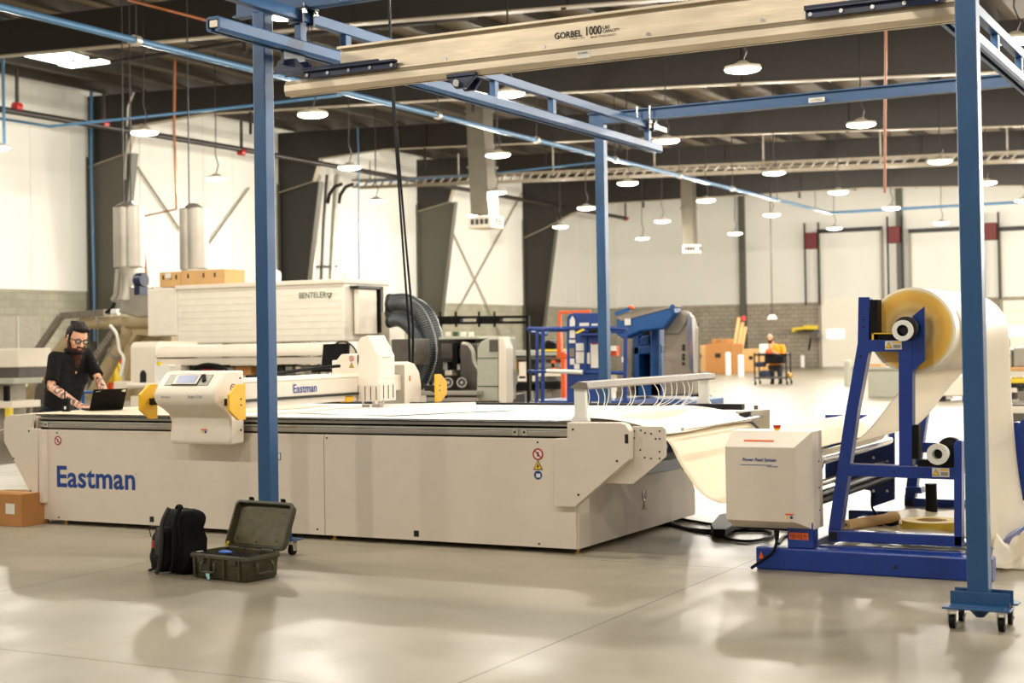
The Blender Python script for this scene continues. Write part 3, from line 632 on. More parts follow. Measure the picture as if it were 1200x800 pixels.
# vertical seam, cable hatch and screws
q = aY(488, 621.5, YT); p1 = aY(178, 604, YT)
for p in (q, p1): MB().box(p.x-.02, p.x+.02, YT-.003, YT, .05+.012, .05+.055).build('cable_hatch', 'slot', tb)
mb = MB()
for x, y in ((67, 507), (69, 606), (383, 513), (630, 518), (632, 637), (372, 620)): p = aY(x, y, YT); mb.cyl((p.x, YT-.004, p.z), (p.x, YT, p.z), .007, n=10)
mb.build('panel_screw', 'blackmetal', tb)
c = aY(323.5, 534.5, YT-.002); decal('rating_plate', 'inkblack', tb, c, X_, Z_, .085, .052); decal('rating_plate', 'sticker', tb, c-Y_*.0022, X_, Z_, .077, .044)
text('front_lettering', 'Eastman', 'ink', tb, aY(67, 569.5, YT-.001), X_, Z_, .165, aY(158.5, 570, YT).x-aY(67, 569, YT).x, off=.022, space=1.03)
p = aY(159, 556, YT-.001); text('front_lettering', '®', 'ink', tb, p, X_, Z_, .012)
prohibit(tb, aY(68, 516, YT-.001), X_, Z_, .075)
prohibit(tb, aY(630.5, 532, YT-.001), X_, Z_, .08)
triangle(tb, aY(630.5, 544.5, YT-.001), X_, Z_, .066)
w_ = decal('warning_sign', 'ink', tb, aY(630.5, 556.5, YT-.001), X_, Z_, .06, .06, .0015, 'disc'); decal('sign_figure', 'sticker', w_, aY(630.8, 557, YT-.004), X_, Z_, .032, .026, .001)
xe = XR_T+.013
c = aX(755, 580, xe); prohibit(tb, c, Y_, Z_, .08); triangle(tb, aX(755, 591.5, xe), Y_, Z_, .066)
# rail along the near edge
z0, z1 = .772, .878; xr0 = aY(41, 490, YT).x; xr1 = aY(664, 500, YT).x
MB().box(xr0, xr1, YT+.07, YT+.10, z0, z1-.008).build('rail_channel', 'slot', tb)
mb = MB(); mb.box(xr0+.03, xr1, YT+.012, YT+.07, z0+.018, z0+.048); mb.box(xr0+.12, xr1, YT+.02, YT+.07, z0+.012, z0+.02); mb.build('guide_rail', 'steelgrey', tb, bevel=.003)
MB().box(xr0, xr1, YT+.03, YT+.09, z1-.025, z1-.003).build('rack_rail', 'steelgrey', tb, bevel=.002)
MB().box(xr0+.06, xr1, YT+.005, YT+.075, z1-.003, z1+.006).build('edge_trim', 'slot', tb)
MB().box(xr0+.02, xr1, YT+.02, YT+.06, z0+.052, z0+.066).build('rail_lip', 'greygreen', tb)
for px in (53, 603, 614):
    p = aY(px, 498 if px < 60 else 508, YT); MB().box(p.x-.022, p.x+.022, YT+.004, YT+.014, z0+.018, z0+.06).build('rail_block', 'greygreen', tb, bevel=.002); MB().cyl((p.x, YT, z0+.04), (p.x, YT+.006, z0+.04), .008, n=10).build('rail_bolt', 'blackmetal', tb)
# bed and far edge
MB().box(XL_T-.2, XR_T, YT+.07, YTB+.1, .84, .88).build('bed', 'beige', tb)
MB().box(XL_T+.1, -3.95, YTB+.14, YTB+.2, .86, .906).build('far_edge', 'slot', tb)
MB().box(XL_T, XR_T, YTB, YTB+.25, .70, .86).build('far_rail', 'beige', tb)
# left end cap
def ply(pts, Y): return [aY(x, y, Y) for x, y in pts]
MB().prism(ply(((4.5, 493), (7, 488.5), (12, 486), (38.5, 484.5), (36, 501.8), (45, 502.2), (44, 587), (42, 587.5), (38, 583), (33, 573), (4.5, 517)), YT-.05), (0, .035, 0)).build('end_cap', 'beige', tb, bevel=.004)
MB().box(aY(45, 502, YT-.05).x, aY(51, 502, YT-.05).x-.01, YT-.05, YT+.03, aY(48, 588, YT).z, .772).build('cap_return', 'beige', tb, bevel=.004)
MB().box(aY(40, 600, YT).x, xs0-.004, YT+.005, YT+.03, zb+.005, .40).build('corner_panel', 'beige', tb)
mb = MB()
for x, y in ((34, 505), (16, 537), (36, 575)): p = aY(x, y, YT-.05); mb.cyl((p.x, YT-.055, p.z), (p.x, YT-.05, p.z), .007, n=10)
mb.build('cap_screw', 'blackmetal', tb)
# same plate on the far side of the left end
MB().prism([V((p.x, 11.2, p.z)) for p in ply(((4.5, 493), (12, 486), (38.5, 484.5), (45, 502.2), (44, 587), (33, 573), (4.5, 517)), YT-.05)], (0, .035, 0)).build('end_cap', 'beige', tb)
MB().cyl((XL_T-.22, YT, .80), (XL_T-.22, 11.2, .80), .075, n=24).build('end_roller', 'steelgrey', tb, smooth=True)
# right end plates
pl1 = ((664.5, 495), (726, 495.2), (733, 497.5), (737.5, 505), (737, 538.5), (673.5, 593.8), (649.5, 593), (649.5, 513.8), (664.5, 513.6))
p1_ = MB().prism(ply(pl1, YT-.06), (0, .075, 0)).build('side_plate', 'beige', tb, bevel=.004)
pl2 = ((736, 499.5), (776, 499.5), (780, 503), (780.5, 535), (742, 567), (709.5, 566), (725, 552), (736, 542))
p2_ = MB().prism(ply(pl2, YT+.03), (0, .012, 0)).build('roller_bracket', 'beige', tb, bevel=.003)
mb = MB()
for x, y in ((671.5, 503), (723, 540), (678, 579.5)): p = aY(x, y, YT-.06); mb.cyl((p.x, YT-.066, p.z), (p.x, YT-.06, p.z), .007, n=10)
mb.build('plate_screw', 'blackmetal', p1_)
p = aY(734.3, 514, YT-.06); MB().box(p.x-.012, p.x+.012, YT-.063, YT-.06, p.z-.03, p.z+.03).build('plate_slot', 'slot', p1_)
mb = MB()
for x, y in ((743, 505), (773, 505), (743, 513), (768.5, 514), (773, 514), (750.5, 527), (755.5, 536), (763, 537), (773, 529), (751, 504), (756, 507), (763, 508), (773, 537)): p = aY(x, y, YT+.03); mb.cyl((p.x, YT+.026, p.z), (p.x, YT+.03, p.z), .006, n=8)
mb.build('bracket_hole', 'blackmetal', p2_)
xn = aY(768, 530, YT+.03).x
MB().prism([V((q.x, 11.1, q.z)) for q in ply(pl2, YT+.03)], (0, .012, 0)).build('roller_bracket', 'beige', tb)
MB().cyl((xn-.05, YT+.05, .70), (xn-.05, 11.1, .70), .085, n=28).build('nose_roller', 'navy', tb, smooth=True)
# levelling feet
for x, y in ((aZ(52, 618, 0).x, YT+.04), (aZ(388, 633, 0).x, YT+.05), (aZ(663, 653, 0).x, YT+.05), (XR_T-.1, 11.05), (XL_T+.1, 11.05)):
    mb = MB(); mb.cyl((x, y, 0), (x, y, .012), .022, n=16); mb.cyl((x, y, .012), (x, y, .05), .009, n=10); mb.cyl((x, y, .022), (x, y, .032), .014, n=6); mb.build('levelling_foot', 'brass', tb)
# perforated-air manifold bar on two uprights at the right end
mn = root('hose_manifold', (-4.3, 10.2, .885), 'grey bar on two white uprights with thin tubes at the right table end', 'manifold')
for y in (9.05, 11.38):
    MB().prism([(-4.37, y-.02, .882), (-4.24, y-.02, .882), (-4.24, y-.02, .895), (-4.262, y-.02, .93), (-4.262, y-.02, 1.13), (-4.345, y-.02, 1.13), (-4.345, y-.02, .93), (-4.37, y-.02, .895)], (0, .04, 0)).build('upright', 'white', mn, bevel=.003)
mb = MB(); mb.prism([(-4.36, 9.0, 1.112), (-4.36, 9.0, 1.118), (-4.30, 9.0, 1.155), (-4.235, 9.0, 1.148), (-4.225, 9.0, 1.112), (-4.235, 9.0, 1.10)], (0, 2.45, 0)); mb.build('bar', 'grey', mn)
for k in range(20):
    y = 9.13+k*.115; s = random.uniform(-.05, .06); t = random.uniform(-.02, .3)
    if k in (4, 9): continue
    MB().tube([(-4.29, y, 1.11), (-4.28, y+.02+s, 1.04), (-4.31, y+.03+s*1.5, .96), (-4.36-t*.5, y-.03+s, .90), (-4.45-t, y-.1+s*2, .889)], .0032, 6, 4).build('air_tube', 'white', mn, smooth=True)
# sheets on the bed
def lump(x, y): return .006*math.sin(x*2.3+y*3)*math.sin(y*2.1-x)+.004*math.sin(x*7+y*2)
def sheetfn(x0, x1, y0, y1, z, amp):
    def fn(u, v):
        x = x0+(x1-x0)*u; y = y0+(y1-y0)*v; e = min(1, min(u, 1-u)*12)*min(1, min(v, 1-v)*12)
        return (x, y, z+max(0, amp*e*(.35+.65*math.sin(x*5+y*2.6)*math.sin(y*4.1-x*1.7))))
    return fn
single('cutting_sheet', MB().grid(sheetfn(-8.9, -4.32, 9.06, 11.24, .889, .004), 90, 40), 'paper', (-6.6, 10, .889), 'white sheet spread flat over the bed of the cutting table', 'sheet', 'none' and None, smooth=True, thick=.003)
single('kraft_sheet', MB().grid(sheetfn(-9.46, -7.55, 9.05, 10.9, .894, .002), 40, 30), mat('cream_kraft', (222, 204, 176), .7, var=.04), (-8.4, 10, .894), 'cream kraft sheet under the laptop at the left end of the cutting table', 'sheet', None, smooth=True, thick=.003)
def crump(u, v):
    x = -7.0+1.0*u+.6*v; y = 9.5+1.0*v-.2*u; e = min(1, min(u, 1-u)*5)*min(1, min(v, 1-v)*5)
    return (x, y, .898+.03*e*abs(math.sin(u*6+v*3)*math.cos(v*5-u*2)))
single('loose_sheet', MB().grid(crump, 40, 24), 'paper', (-6.4, 10, .898), 'rumpled white sheet folded loosely on the bed right of the control console', 'sheet', None, smooth=True, thick=.003)
single('pale_batten', MB().bar((-7.0, 10.55, .905), (-6.25, 11.05, .905), .05, .03), 'white', (-6.8, 10.6, .9), 'thin white strip lying across the bed below the gantry beam', 'strip')
# white layup sheet feeding on at the left end
single('layup_sheet', MB().grid(lambda u, v: (XL_T-.28-1.7*u, 9.2+1.8*v, .83-.52*u+.04*math.sin(u*3)), 20, 8), 'paper', (XL_T-1, 10, .6), 'white sheet sloping off the left end of the table down beyond the picture edge', 'sheet', None, smooth=True, thick=.004)
# ================================================================ CUTTER GANTRY on the table
ga = root('cutter_gantry', (-7.35, 9.9, .9), 'cutting gantry spanning the table, with touchscreen console, blue lettered beam and yellow bumpers', 'cutting machine')
cx0, cx1 = -7.63, -7.055
pr = [(8.93, .70), (8.775, .695), (8.752, .712), (8.75, .75), (8.768, .82), (8.768, .865), (8.745, .915), (8.69, .955), (8.62, .99), (8.585, 1.03), (8.578, 1.07), (8.59, 1.105), (8.615, 1.135), (8.70, 1.225), (8.725, 1.24), (8.76, 1.247), (8.93, 1.247)]
co = MB().prism([(cx0, y, z) for y, z in pr], (cx1-cx0, 0, 0)).build('control_console', 'cream', ga, bevel=.018, smooth=True)
# sloping screen recess
sa = V((0, 8.615, 1.135)); sb = V((0, 8.70, 1.225)); sd = (sb-sa).normalized(); sn = X_.cross(sd); cc = V(((cx0+cx1)/2-.02, 0, 0))+(sa+sb)/2+sd*.0
def on(dx, du, dn=0): return cc+X_*dx+sd*du+sn*dn
def slab(name, m, par, dx0, dx1, du0, du1, dn0, dn1):
    return MB().prism([on(dx0, du0, dn0), on(dx1, du0, dn0), on(dx1, du1, dn0), on(dx0, du1, dn0)], sn*(dn1-dn0)).build(name, m, par)
slab('screen_recess', 'blackmetal', co, -.20, .215, -.052, .056, -.002, .0015)
slab('recess_face', 'greygreen', co, -.195, .21, -.048, .052, 0, .003)
slab('bezel', 'blackmetal', co, -.13, .115, -.05, .054, .002, .010)
slab('bezel', 'galv', co, -.125, .11, -.046, .050, .003, .012)
slab('touchscreen', 'screen', co, -.095, .085, -.034, .040, .012, .014)
MB().bar(on(.13, .045, .012), on(.17, -.02, .012), .03, .014, sn).build('stylus_holder', 'black', co, bevel=.003)
text('console_lettering', 'Eastman', 'ink', co, V((cx0+.075, 8.577, 1.052)), X_, Z_, .014, .085)
text('console_lettering', 'Eagle C125', 'ink', co, V((cx1-.24, 8.577, 1.052)), X_, Z_, .018, .13)
c = V((cx0+.33, 8.765, .80)); decal('small_label', 'orange', co, V((c.x, 8.758, .808)), X_, Z_, .055, .008, .004); decal('small_label', 'warnyellow', co, V((c.x-.012, 8.758, .79)), X_, Z_, .018, .018, .004, 'tri'); decal('small_label', 'ink', co, V((c.x+.014, 8.758, .79)), X_, Z_, .016, .016, .004, 'disc')
prohibit(co, V((cx1+.001, 8.80, 1.12)), Y_, Z_, .06)
mb = MB()
for y, z in ((8.885, 1.19), (8.885, .80)): mb.cyl((cx1, y, z), (cx1+.004, y, z), .008, n=12)
mb.build('console_screw', 'slot', co)
def bumper(x, yb, yt, z0, z1, xa):
    s = (yt-yb); h = z1-z0; o = MB().prism([(x, yb, z0), (x, yb, z1), (x, yb+s*.45, z1), (x, yt, z0+h*.72), (x, yt, z0+h*.28), (x, yb+s*.45, z0)], (.022, 0, 0)).build('bumper_plate', 'yellow', ga, bevel=.003)
    zc_ = (z0+z1)/2; ym = yb+s*.3; MB().box(min(x, xa), max(x, xa), ym-.035, ym+.035, zc_-.025, zc_+.025).build('bumper_arm', 'blackmetal', ga, bevel=.003)
    mb = MB(); [mb.cyl((x+.021, ym, zc_+d), (x+.025, ym, zc_+d), .007, n=10) for d in (-.022, .022)]; mb.build('bumper_screw', 'slot', o)
bumper(-7.80, 8.79, 8.60, .885, 1.15, cx0+.01); bumper(-6.95, 8.79, 8.60, .885, 1.15, cx1-.01)
yb = 11.55
bumper(-6.93, 11.50, 11.69, .90, 1.15, -7.05)
# beam
MB().box(-7.30, -7.10, 8.93, 10.62, 1.022, 1.155).build('gantry_beam', 'beige', ga, bevel=.006)
MB().prism([(-7.31, 8.93, 1.155), (-7.09, 8.93, 1.155), (-7.11, 8.93, 1.185), (-7.29, 8.93, 1.185)], (0, 1.69, 0)).build('beam_cover', 'cream', ga, bevel=.004)
MB().box(-7.105, -7.085, 8.93, 10.6, 1.004, 1.022).build('beam_rail', 'blackmetal', ga)
MB().box(-7.29, -7.12, 8.93, 10.6, .955, 1.003).build('beam_tray', 'cream', ga)
p = aX(343.5, 460.3, -7.098); q = aX(371, 458.5, -7.098)
text('beam_lettering', 'Eastman', 'ink', ga, p+X_*.002, Y_, Z_, .068, q.y-p.y, off=.012)
MB().tube([(-7.24, 9.2, 1.19), (-7.23, 9.7, 1.215), (-7.22, 10.1, 1.24), (-7.20, 10.4, 1.25)], .014, 8, 4).build('cable_track', 'black', ga, smooth=True)
# cutting head
Yh = 10.52
def H(x, y): return aY(x, y, Yh)
hd_ = MB().prism([H(*p) for p in ((418, 452), (418, 403), (422, 396), (431, 392.5), (443, 417), (443.5, 452))], (0, .26, 0)).build('head_cover', 'cream', ga, bevel=.006)
sh = MB().prism([H(*p) for p in ((389, 450), (389, 422), (394, 422), (400, 415), (421, 415), (421, 450))], (0, .22, 0)).build('head_housing', 'cream', ga, bevel=.005)
a = H(431, 393); b = H(443, 417)
MB().prism([(b.x-.012, Yh+.02, b.z), (b.x-.012, Yh+.02, b.z-.19), (b.x+.006, Yh+.02, b.z-.19), (b.x+.006, Yh+.02, b.z)], (0, .22, 0)).build('head_door', 'cream', ga, bevel=.003)
prohibit(sh, H(412, 420)-Y_*.001, X_, Z_, .045); triangle(sh, H(412, 427.5)-Y_*.001, X_, Z_, .045)
p = V((b.x+.007, Yh+.05, b.z-.02)); text('head_lettering', 'EASTMAN', 'blackmetal', hd_, p, Y_, Z_, .010, .12)
lo = MB().prism([H(*p) for p in ((420, 470), (420, 450), (446, 450), (446, 470))], (0, .24, 0))  .build('tool_cage', 'beige', ga, bevel=.003)
mb = MB(); q0 = H(420, 470); q1 = H(446, 450)
for k in range(3): x = q0.x+(q1.x-q0.x)*(.3+.25*k); mb.box(x, x+.005, Yh-.004, Yh, q0.z+.01, q1.z-.02)
for k in range(3): y = Yh+.04+.075*k; mb.box(q1.x, q1.x+.004, y, y+.006, q0.z+.02, q1.z-.01)
mb.build('cage_slot', 'blackmetal', lo)
mb = MB()
for k, x in enumerate((423, 427, 431, 435, 439, 443, 447)):
    p = H(x, 470); mb.cyl((p.x, Yh+.03+.03*(k % 3), .905+.04*(k % 2)), (p.x, Yh+.03+.03*(k % 3), q0.z+.01), .010+.006*(k % 2), n=10)
mb.build('cutting_tool', 'chrome', ga)
mb = MB(); p = H(432, 480); mb.box(p.x-.08, p.x+.10, Yh+.02, Yh+.12, p.z-.02, p.z+.04); mb.build('tool_block', 'steelgrey', ga, bevel=.006)
MB().box(-7.18, -7.10, 10.36, 10.46, .945, .995).build('sensor_block', 'yellow', ga, bevel=.01)
# far carriage
Yc0 = 11.22
prf = [(Yc0, .88), (Yc0, 1.26), (Yc0+.06, 1.27), (Yc0+.16, 1.25), (Yc0+.24, 1.17), (Yc0+.27, 1.06), (Yc0+.27, .97), (Yc0+.2, .88)]
fc = MB().prism([(-7.42, y, z) for y, z in prf], (.36, 0, 0)).build('far_carriage', 'cream', ga, bevel=.01)
MB().box(-7.33, -7.07, Yc0-.012, Yc0, .90, 1.24).build('carriage_plate', 'galv', fc)
MB().box(-7.30, -7.10, 10.6, Yc0, 1.022, 1.155).build('gantry_beam', 'beige', ga)
decal('small_label', 'orange', fc, V((-7.058, Yc0+.07, 1.12)), Y_, Z_, .02, .05)
# ================================================================ POWER FEED STAND
pf = root('power_feed_stand', (-2.4, 9.9, 0), 'royal blue material feed stand with beige control cabinet and steel rollers at the right', 'feed stand')
MB().box(-3.02, -1.605, 8.83, 8.96, .0, .138).build('base_rail', 'blue', pf, bevel=.01)
MB().box(-3.02, -1.605, 10.95, 11.08, .0, .138).build('base_rail', 'blue', pf, bevel=.01)
MB().box(-2.66, -1.80, 8.97, 9.03, .10, .145).build('slide_rail', 'blue', pf, bevel=.004)
MB().box(-2.90, -2.82, 8.96, 10.95, .03, .11).build('cross_tube', 'blue', pf, bevel=.006)
MB().box(-1.80, -1.72, 8.96, 10.95, .03, .11).build('cross_tube', 'blue', pf, bevel=.006)
p = aY(1049.5, 664.5, 8.83); MB().cyl((p.x, 8.826, p.z), (p.x, 8.83, p.z), .012, n=14).build('base_hole', 'slot', pf)
decal('shock_label', 'orange', pf, aY(892, 650, 8.828), X_, Z_, .035, .045, .002, 'tri')
ps = MB().box(aY(922.5, 630, 8.84).x, aY(952.5, 630, 8.84).x, 8.84, 8.96, .138, .30).build('cabinet_post', 'blue', pf, bevel=.008)
decal('voltage_label', 'orange', ps, aY(936, 628, 8.838), X_, Z_, .12, .042)
p = aY(926, 630.5, 8.835); text('voltage_text', '220 VOLTS', 'inkblack', ps, p, X_, Z_, .022, .105, off=.01)
def P(l, Y): return [aY(x, y, Y) for x, y in l]
fr = [(-3.168, 8.72, .31), (-2.728, 8.72, .31), (-2.728, 8.72, .762), (-3.168, 8.72, .762)]
rr = [(-3.170, 8.86, .252), (-2.655, 8.86, .252), (-2.655, 8.86, .852), (-3.170, 8.86, .852)]
r3 = [(-3.170, 9.06, .252), (-2.655, 9.06, .252), (-2.655, 9.06, .852), (-3.170, 9.06, .852)]
cb = MB().add(fr+rr+r3, [(0, 1, 2, 3), (0, 4, 5, 1), (1, 5, 6, 2), (2, 6, 7, 3), (3, 7, 4, 0), (4, 8, 9, 5), (5, 9, 10, 6), (6, 10, 11, 7), (7, 11, 8, 4), (8, 11, 10, 9)]).build('cabinet', 'beige', pf, bevel=.004)
p = V((-3.055, 8.718, .675)); text('cabinet_lettering', 'Power Feed System', 'ink', cb, p, X_, Z_, .019, .215, off=.02, shear=.2)
decal('cabinet_lettering', 'ink', cb, V((-2.97, 8.7195, .652)), X_, Z_, .20, .003)
text('cabinet_lettering', 'Eastman', 'ink', cb, V((-2.90, 8.718, .640)), X_, Z_, .012, .07)
c = V((-2.96, 8.77, .80)); up = V((0, .14, .09)).normalized(); decal('slot_label', 'orange', cb, V((-2.965, 8.77, .796)), X_, up, .19, .012, .003)
decal('small_label', 'sticker', cb, V((-2.765, 8.72, .345)), X_, Z_, .05, .036); decal('small_label', 'orange', cb, V((-2.765, 8.717, .358)), X_, Z_, .05, .01); decal('small_label', 'warnyellow', cb, V((-2.778, 8.717, .340)), X_, Z_, .018, .02, .002, 'tri'); decal('small_label', 'ink', cb, V((-2.752, 8.717, .340)), X_, Z_, .018, .018, .002, 'disc')
mb = MB(); mb.cyl((-2.90, 8.93, .852), (-2.90, 8.93, .865), .018); mb.build('stop_button_base', 'yellow', cb); mb = MB(); mb.cyl((-2.90, 8.93, .865), (-2.90, 8.93, .885), .02, .024); mb.build('stop_button', 'red', cb)
mb = MB()
for z in (.36, .50, .66): mb.cyl((-2.655, 8.98, z), (-2.651, 8.98, z), .006, n=8)
mb.build('cabinet_screw', 'slot', cb)
# side frames, near and far
def fframe(Y, far=False):
    def at(x, y): v = aY(x, y, 8.99); return V((v.x, Y, v.z))
    d = V((0, .085, 0)); mb = MB()
    mb.prism([at(1005.7, 348), at(1019, 348), at(1018, 411), at(1005, 480), at(984.7, 621), at(970.4, 621), at(989.5, 490), at(1004.8, 402)], d); mb.build('leg_post', 'blue', pf, bevel=.004)
    MB().prism([at(1017, 398), at(1069, 398), at(1069, 412), at(1017, 412)], d).build('upper_beam', 'blue', pf, bevel=.004)
    MB().prism([at(1052.8, 411), at(1069, 411), at(1069, 546), at(1053.4, 546)], d).build('mid_post', 'blue', pf, bevel=.004)
    MB().prism([at(1069, 370.5), at(1083, 359), at(1083.7, 422), at(1069, 435)], d*.25).build('roll_guide', 'blue', pf, bevel=.002)
    MB().prism([V(v)+d*.25 for v in (at(1069, 370.5), at(1072, 368), at(1072, 432), at(1069, 435))], d*.8).build('roll_guide', 'blue', pf)
    MB().prism([at(995.7, 543.5), at(1119, 547.5), at(1119, 562), at(993.7, 557.5)], d).build('middle_beam', 'blue', pf, bevel=.004)
    MB().prism([at(1117.5, 520), at(1121, 516), at(1127, 516), at(1127, 640), at(1118, 640)], d).build('right_post', 'blue', pf, bevel=.004)
    MB().prism([at(970.5, 621), at(1127, 628), at(1127, 641), at(970.5, 634)], d).build('bottom_beam', 'blue', pf, bevel=.004)
    MB().prism([at(971.5, 623), at(981, 623.4), at(981, 633), at(971.5, 632.5)], (0, -.002, 0)).build('tube_end', 'slot', pf)
    MB().prism([at(1020, 351), at(1028.5, 351), at(1028.5, 397), at(1020, 397)], d*1.1).build('bearing_pad', 'black', pf)
    MB().prism([at(1023, 391), at(1062, 391.5), at(1062, 398), at(1023, 398)], d*1.1).build('bearing_pad', 'black', pf)
    if not far:
        MB().prism([at(1021.7, 389.8), at(1024, 389.8), at(1024, 398), at(1021.7, 398)], -d*.02).build('pad_edge', 'yellow', pf); MB().prism([at(1022, 389.8), at(1057, 390.2), at(1057, 391.4), at(1022, 391.2)], -d*.02).build('pad_edge', 'yellow', pf)
        MB().prism([at(1068.6, 498), at(1076.5, 498), at(1076.5, 537.6), at(1068.6, 537.6)], d).build('bearing_pad', 'black', pf)
        MB().prism([at(1075, 538.6), at(1118, 539.6), at(1118, 547.5), at(1075, 546.5)], d*1.1).build('bearing_pad', 'black', pf)
        for (x, y) in ((1047, 404.3), (1102.5, 553.4)):
            c = at(x, y); c.y -= .001; s = decal('caution_label', 'sticker', pf, c, X_, Z_, .10, .052); w3 = decal('label_triangle', 'inkblack', s, c+V((-.028, -.002, 0)), X_, Z_, .04, .038, .001, 'tri'); decal('label_triangle', 'warnyellow', s, c+V((-.028, -.003, -.001)), X_, Z_, .032, .030, .001, 'tri')
            decal('label_band', 'warnyellow', s, c+V((.022, -.002, .017)), X_, Z_, .048, .011, .001); decal('label_band', 'rack', s, c+V((.022, -.002, -.008)), X_, Z_, .042, .02, .001)
        mb = MB()
        for x, y in ((1012, 374), (1012, 383), (1009, 417), (1074, 377), (1048, 552.5)): p = at(x, y); mb.cyl(p-Y_*.002, p, .007, n=10)
        mb.build('frame_hole', 'slot', pf)
fframe(8.99); fframe(10.97, True)
# far stack of plates, right-hand far upright, foot
mb = MB(); mb.prism(P(((967, 486), (1017, 486), (1005, 492), (1003, 512), (1048, 505), (1048, 585), (1022, 594), (1020, 575), (978, 566), (967, 560)), 10.93), (0, .03, 0)); mb.build('drive_plate', 'blue', pf, bevel=.003)
mb = MB()
for x, y in ((1024, 536), (1040, 540), (1040, 556), (1024, 575), (1040, 575), (1030, 548)): p = aY(x, y, 10.93); mb.cyl(p-Y_*.006, p, .01, n=10)
mb.build('plate_bolt', 'chrome', pf)
p = aY(1022, 578, 10.9); MB().tube([p, p+V((.0, -.01, -.1)), p+V((.04, 0, -.16))], .008, 6, 4).build('motor_cable', 'black', pf, smooth=True)
MB().prism(P(((1184, 512), (1197, 492), (1210, 486), (1210, 590), (1186, 582)), 10.95), (0, .08, 0)).build('far_plate', 'blue', pf, bevel=.004)
MB().prism(P(((1125, 516), (1190, 518), (1190, 527), (1125, 525)), 10.97), (0, .06, 0)).build('far_beam', 'blue', pf)
MB().prism(P(((1061, 571), (1079, 571), (1080, 578), (1061, 578)), 10.85), (0, .12, 0)).build('foot_plate', 'blue', pf)
# rollers
for (x, z, r, mm) in ((-2.71, .665, .045, 'chrome'), (-3.03, .79, .05, 'film'), (-2.72, .43, .026, 'blackmetal'), (-2.75, .49, .02, 'steelgrey'), (-2.68, .40, .02, 'black')):
    MB().cyl((x, 9.06, z), (x, 10.93, z), r, n=24).build('roller', mm, pf, smooth=True)
MB().cyl((-2.71, 9.04, .665), (-2.71, 9.10, .665), .052, n=24).build('roller_collar', 'white', pf); MB().cyl((-3.03, 10.86, .79), (-3.03, 10.95, .79), .056, n=24).build('roller_collar', 'slot', pf)
MB().box(-2.62, -1.82, 9.075, 10.97, .172, .182).build('shelf', 'steelgrey', pf)
# the big film roll
rcx, rcz, rR = -2.098, 1.458, .252
fl = root('film_roll', (rcx, 10.1, rcz), 'huge amber-edged roll of milky film resting on top of the blue feed stand', 'roll')
MB().ring((rcx, 9.105, rcz), (rcx, 10.85, rcz), rR+.010, .05, 64).build('film_winding', 'film', fl, smooth=True, loc=V((0, 0, 0)))
MB().ring((rcx, 9.10, rcz), (rcx, 9.106, rcz), rR-.004, .05, 64).build('film_end', 'rollend', fl, smooth=False)
sh = MB().ring((rcx, 8.88, rcz), (rcx, 11.12, rcz), .048, .030, 32).build('chuck_shaft', 'black', fl, smooth=True)
MB().ring((rcx, 8.87, rcz), (rcx, 8.89, rcz), .062, .034, 36).build('chuck_ring', 'white', fl, smooth=False); MB().ring((rcx+.01, 8.90, rcz+.015), (rcx+.01, 8.95, rcz+.015), .068, .04, 36).build('chuck_collar', 'slot', fl, smooth=False)
MB().cyl((rcx, 8.90, rcz), (rcx, 8.93, rcz), .04, n=24).build('shaft_core', 'slot', fl)
l2 = aY(1098.7, 532, 8.88)
ts = root('take_up_shaft', (l2.x, 9.4, l2.z), 'short white-ringed shaft end on the middle beam of the feed stand', 'shaft')
MB().ring((l2.x, 8.87, l2.z), (l2.x, 8.90, l2.z), .062, .030, 36).build('chuck_ring', 'white', ts); MB().ring((l2.x, 8.90, l2.z), (l2.x, 8.97, l2.z), .052, .030, 36).build('chuck_ring', 'white', ts)
MB().cyl((l2.x+.045, 9.0, l2.z+.02), (l2.x+.045, 9.06, l2.z+.02), .072, n=32).build('shaft_collar', 'black', ts); MB().cyl((l2.x, 8.93, l2.z), (l2.x, 10.9, l2.z), .030, n=20).build('shaft_tube', 'slot', ts)
# webs
def strip(name, pts, y0, y1, m, label, cat, wob=.0, loc=None, n=8, t=.002):
    P0 = [V(p) for p in pts]; Q = [P0[0]]+P0+[P0[-1]]; out = []
    for i in range(1, len(Q)-2):
        for k in range(n):
            t_ = k/n; a, b, c, d = Q[i-1], Q[i], Q[i+1], Q[i+2]; out.append(.5*((2*b)+(c-a)*t_+(2*a-5*b+4*c-d)*t_*t_+(-a+3*b-3*c+d)*t_**3))
    out.append(P0[-1]); N = len(out)-1
    def fn(u, v):
        p = out[round(u*N)]; return V((p.x+wob*math.sin(v*11+u*5)*u, y0+(y1-y0)*v+wob*2*math.sin(u*9)*(v-.5), p.z+wob*.6*math.sin(v*17+u*9)*u))
    return single(name, MB().grid(fn, N, 24), m, loc or (P0[0].x, (y0+y1)/2, P0[0].z), label, cat, smooth=True, thick=t)
strip('film_web', [(rcx+.10, 0, rcz-rR+.012), (rcx-.0, 0, rcz-rR-.01), (rcx-.12, 0, 1.07), (-2.45, 0, .80), (-2.67, 0, .72), (-2.745, 0, .705)], 9.2, 10.8, 'filmweb', 'milky film web running from the underside of the big roll down to the steel roller', 'film', .004)
strip('film_curtain', [(rcx+.19, 0, rcz+.18), (rcx+.262, 0, rcz+.03), (rcx+.275, 0, 1.1), (rcx+.29, 0, .7), (rcx+.32, 0, .35), (rcx+.38, 0, .06), (rcx+.52, 0, .02)], 9.25, 10.88, 'filmweb', 'translucent film hanging from the right side of the big roll to the floor', 'film', .012)
def pile(u, v):
    x = -2.55+1.0*u+.12*v; y = 9.15+1.45*v-.25*u*0; e = min(1, min(u, 1-u)*6)*min(1, min(v, 1-v)*6)
    return (x, y, .19+.05*e*(abs(math.sin(u*7+v*5))+abs(math.cos(v*9-u*4)))*(.3+u))
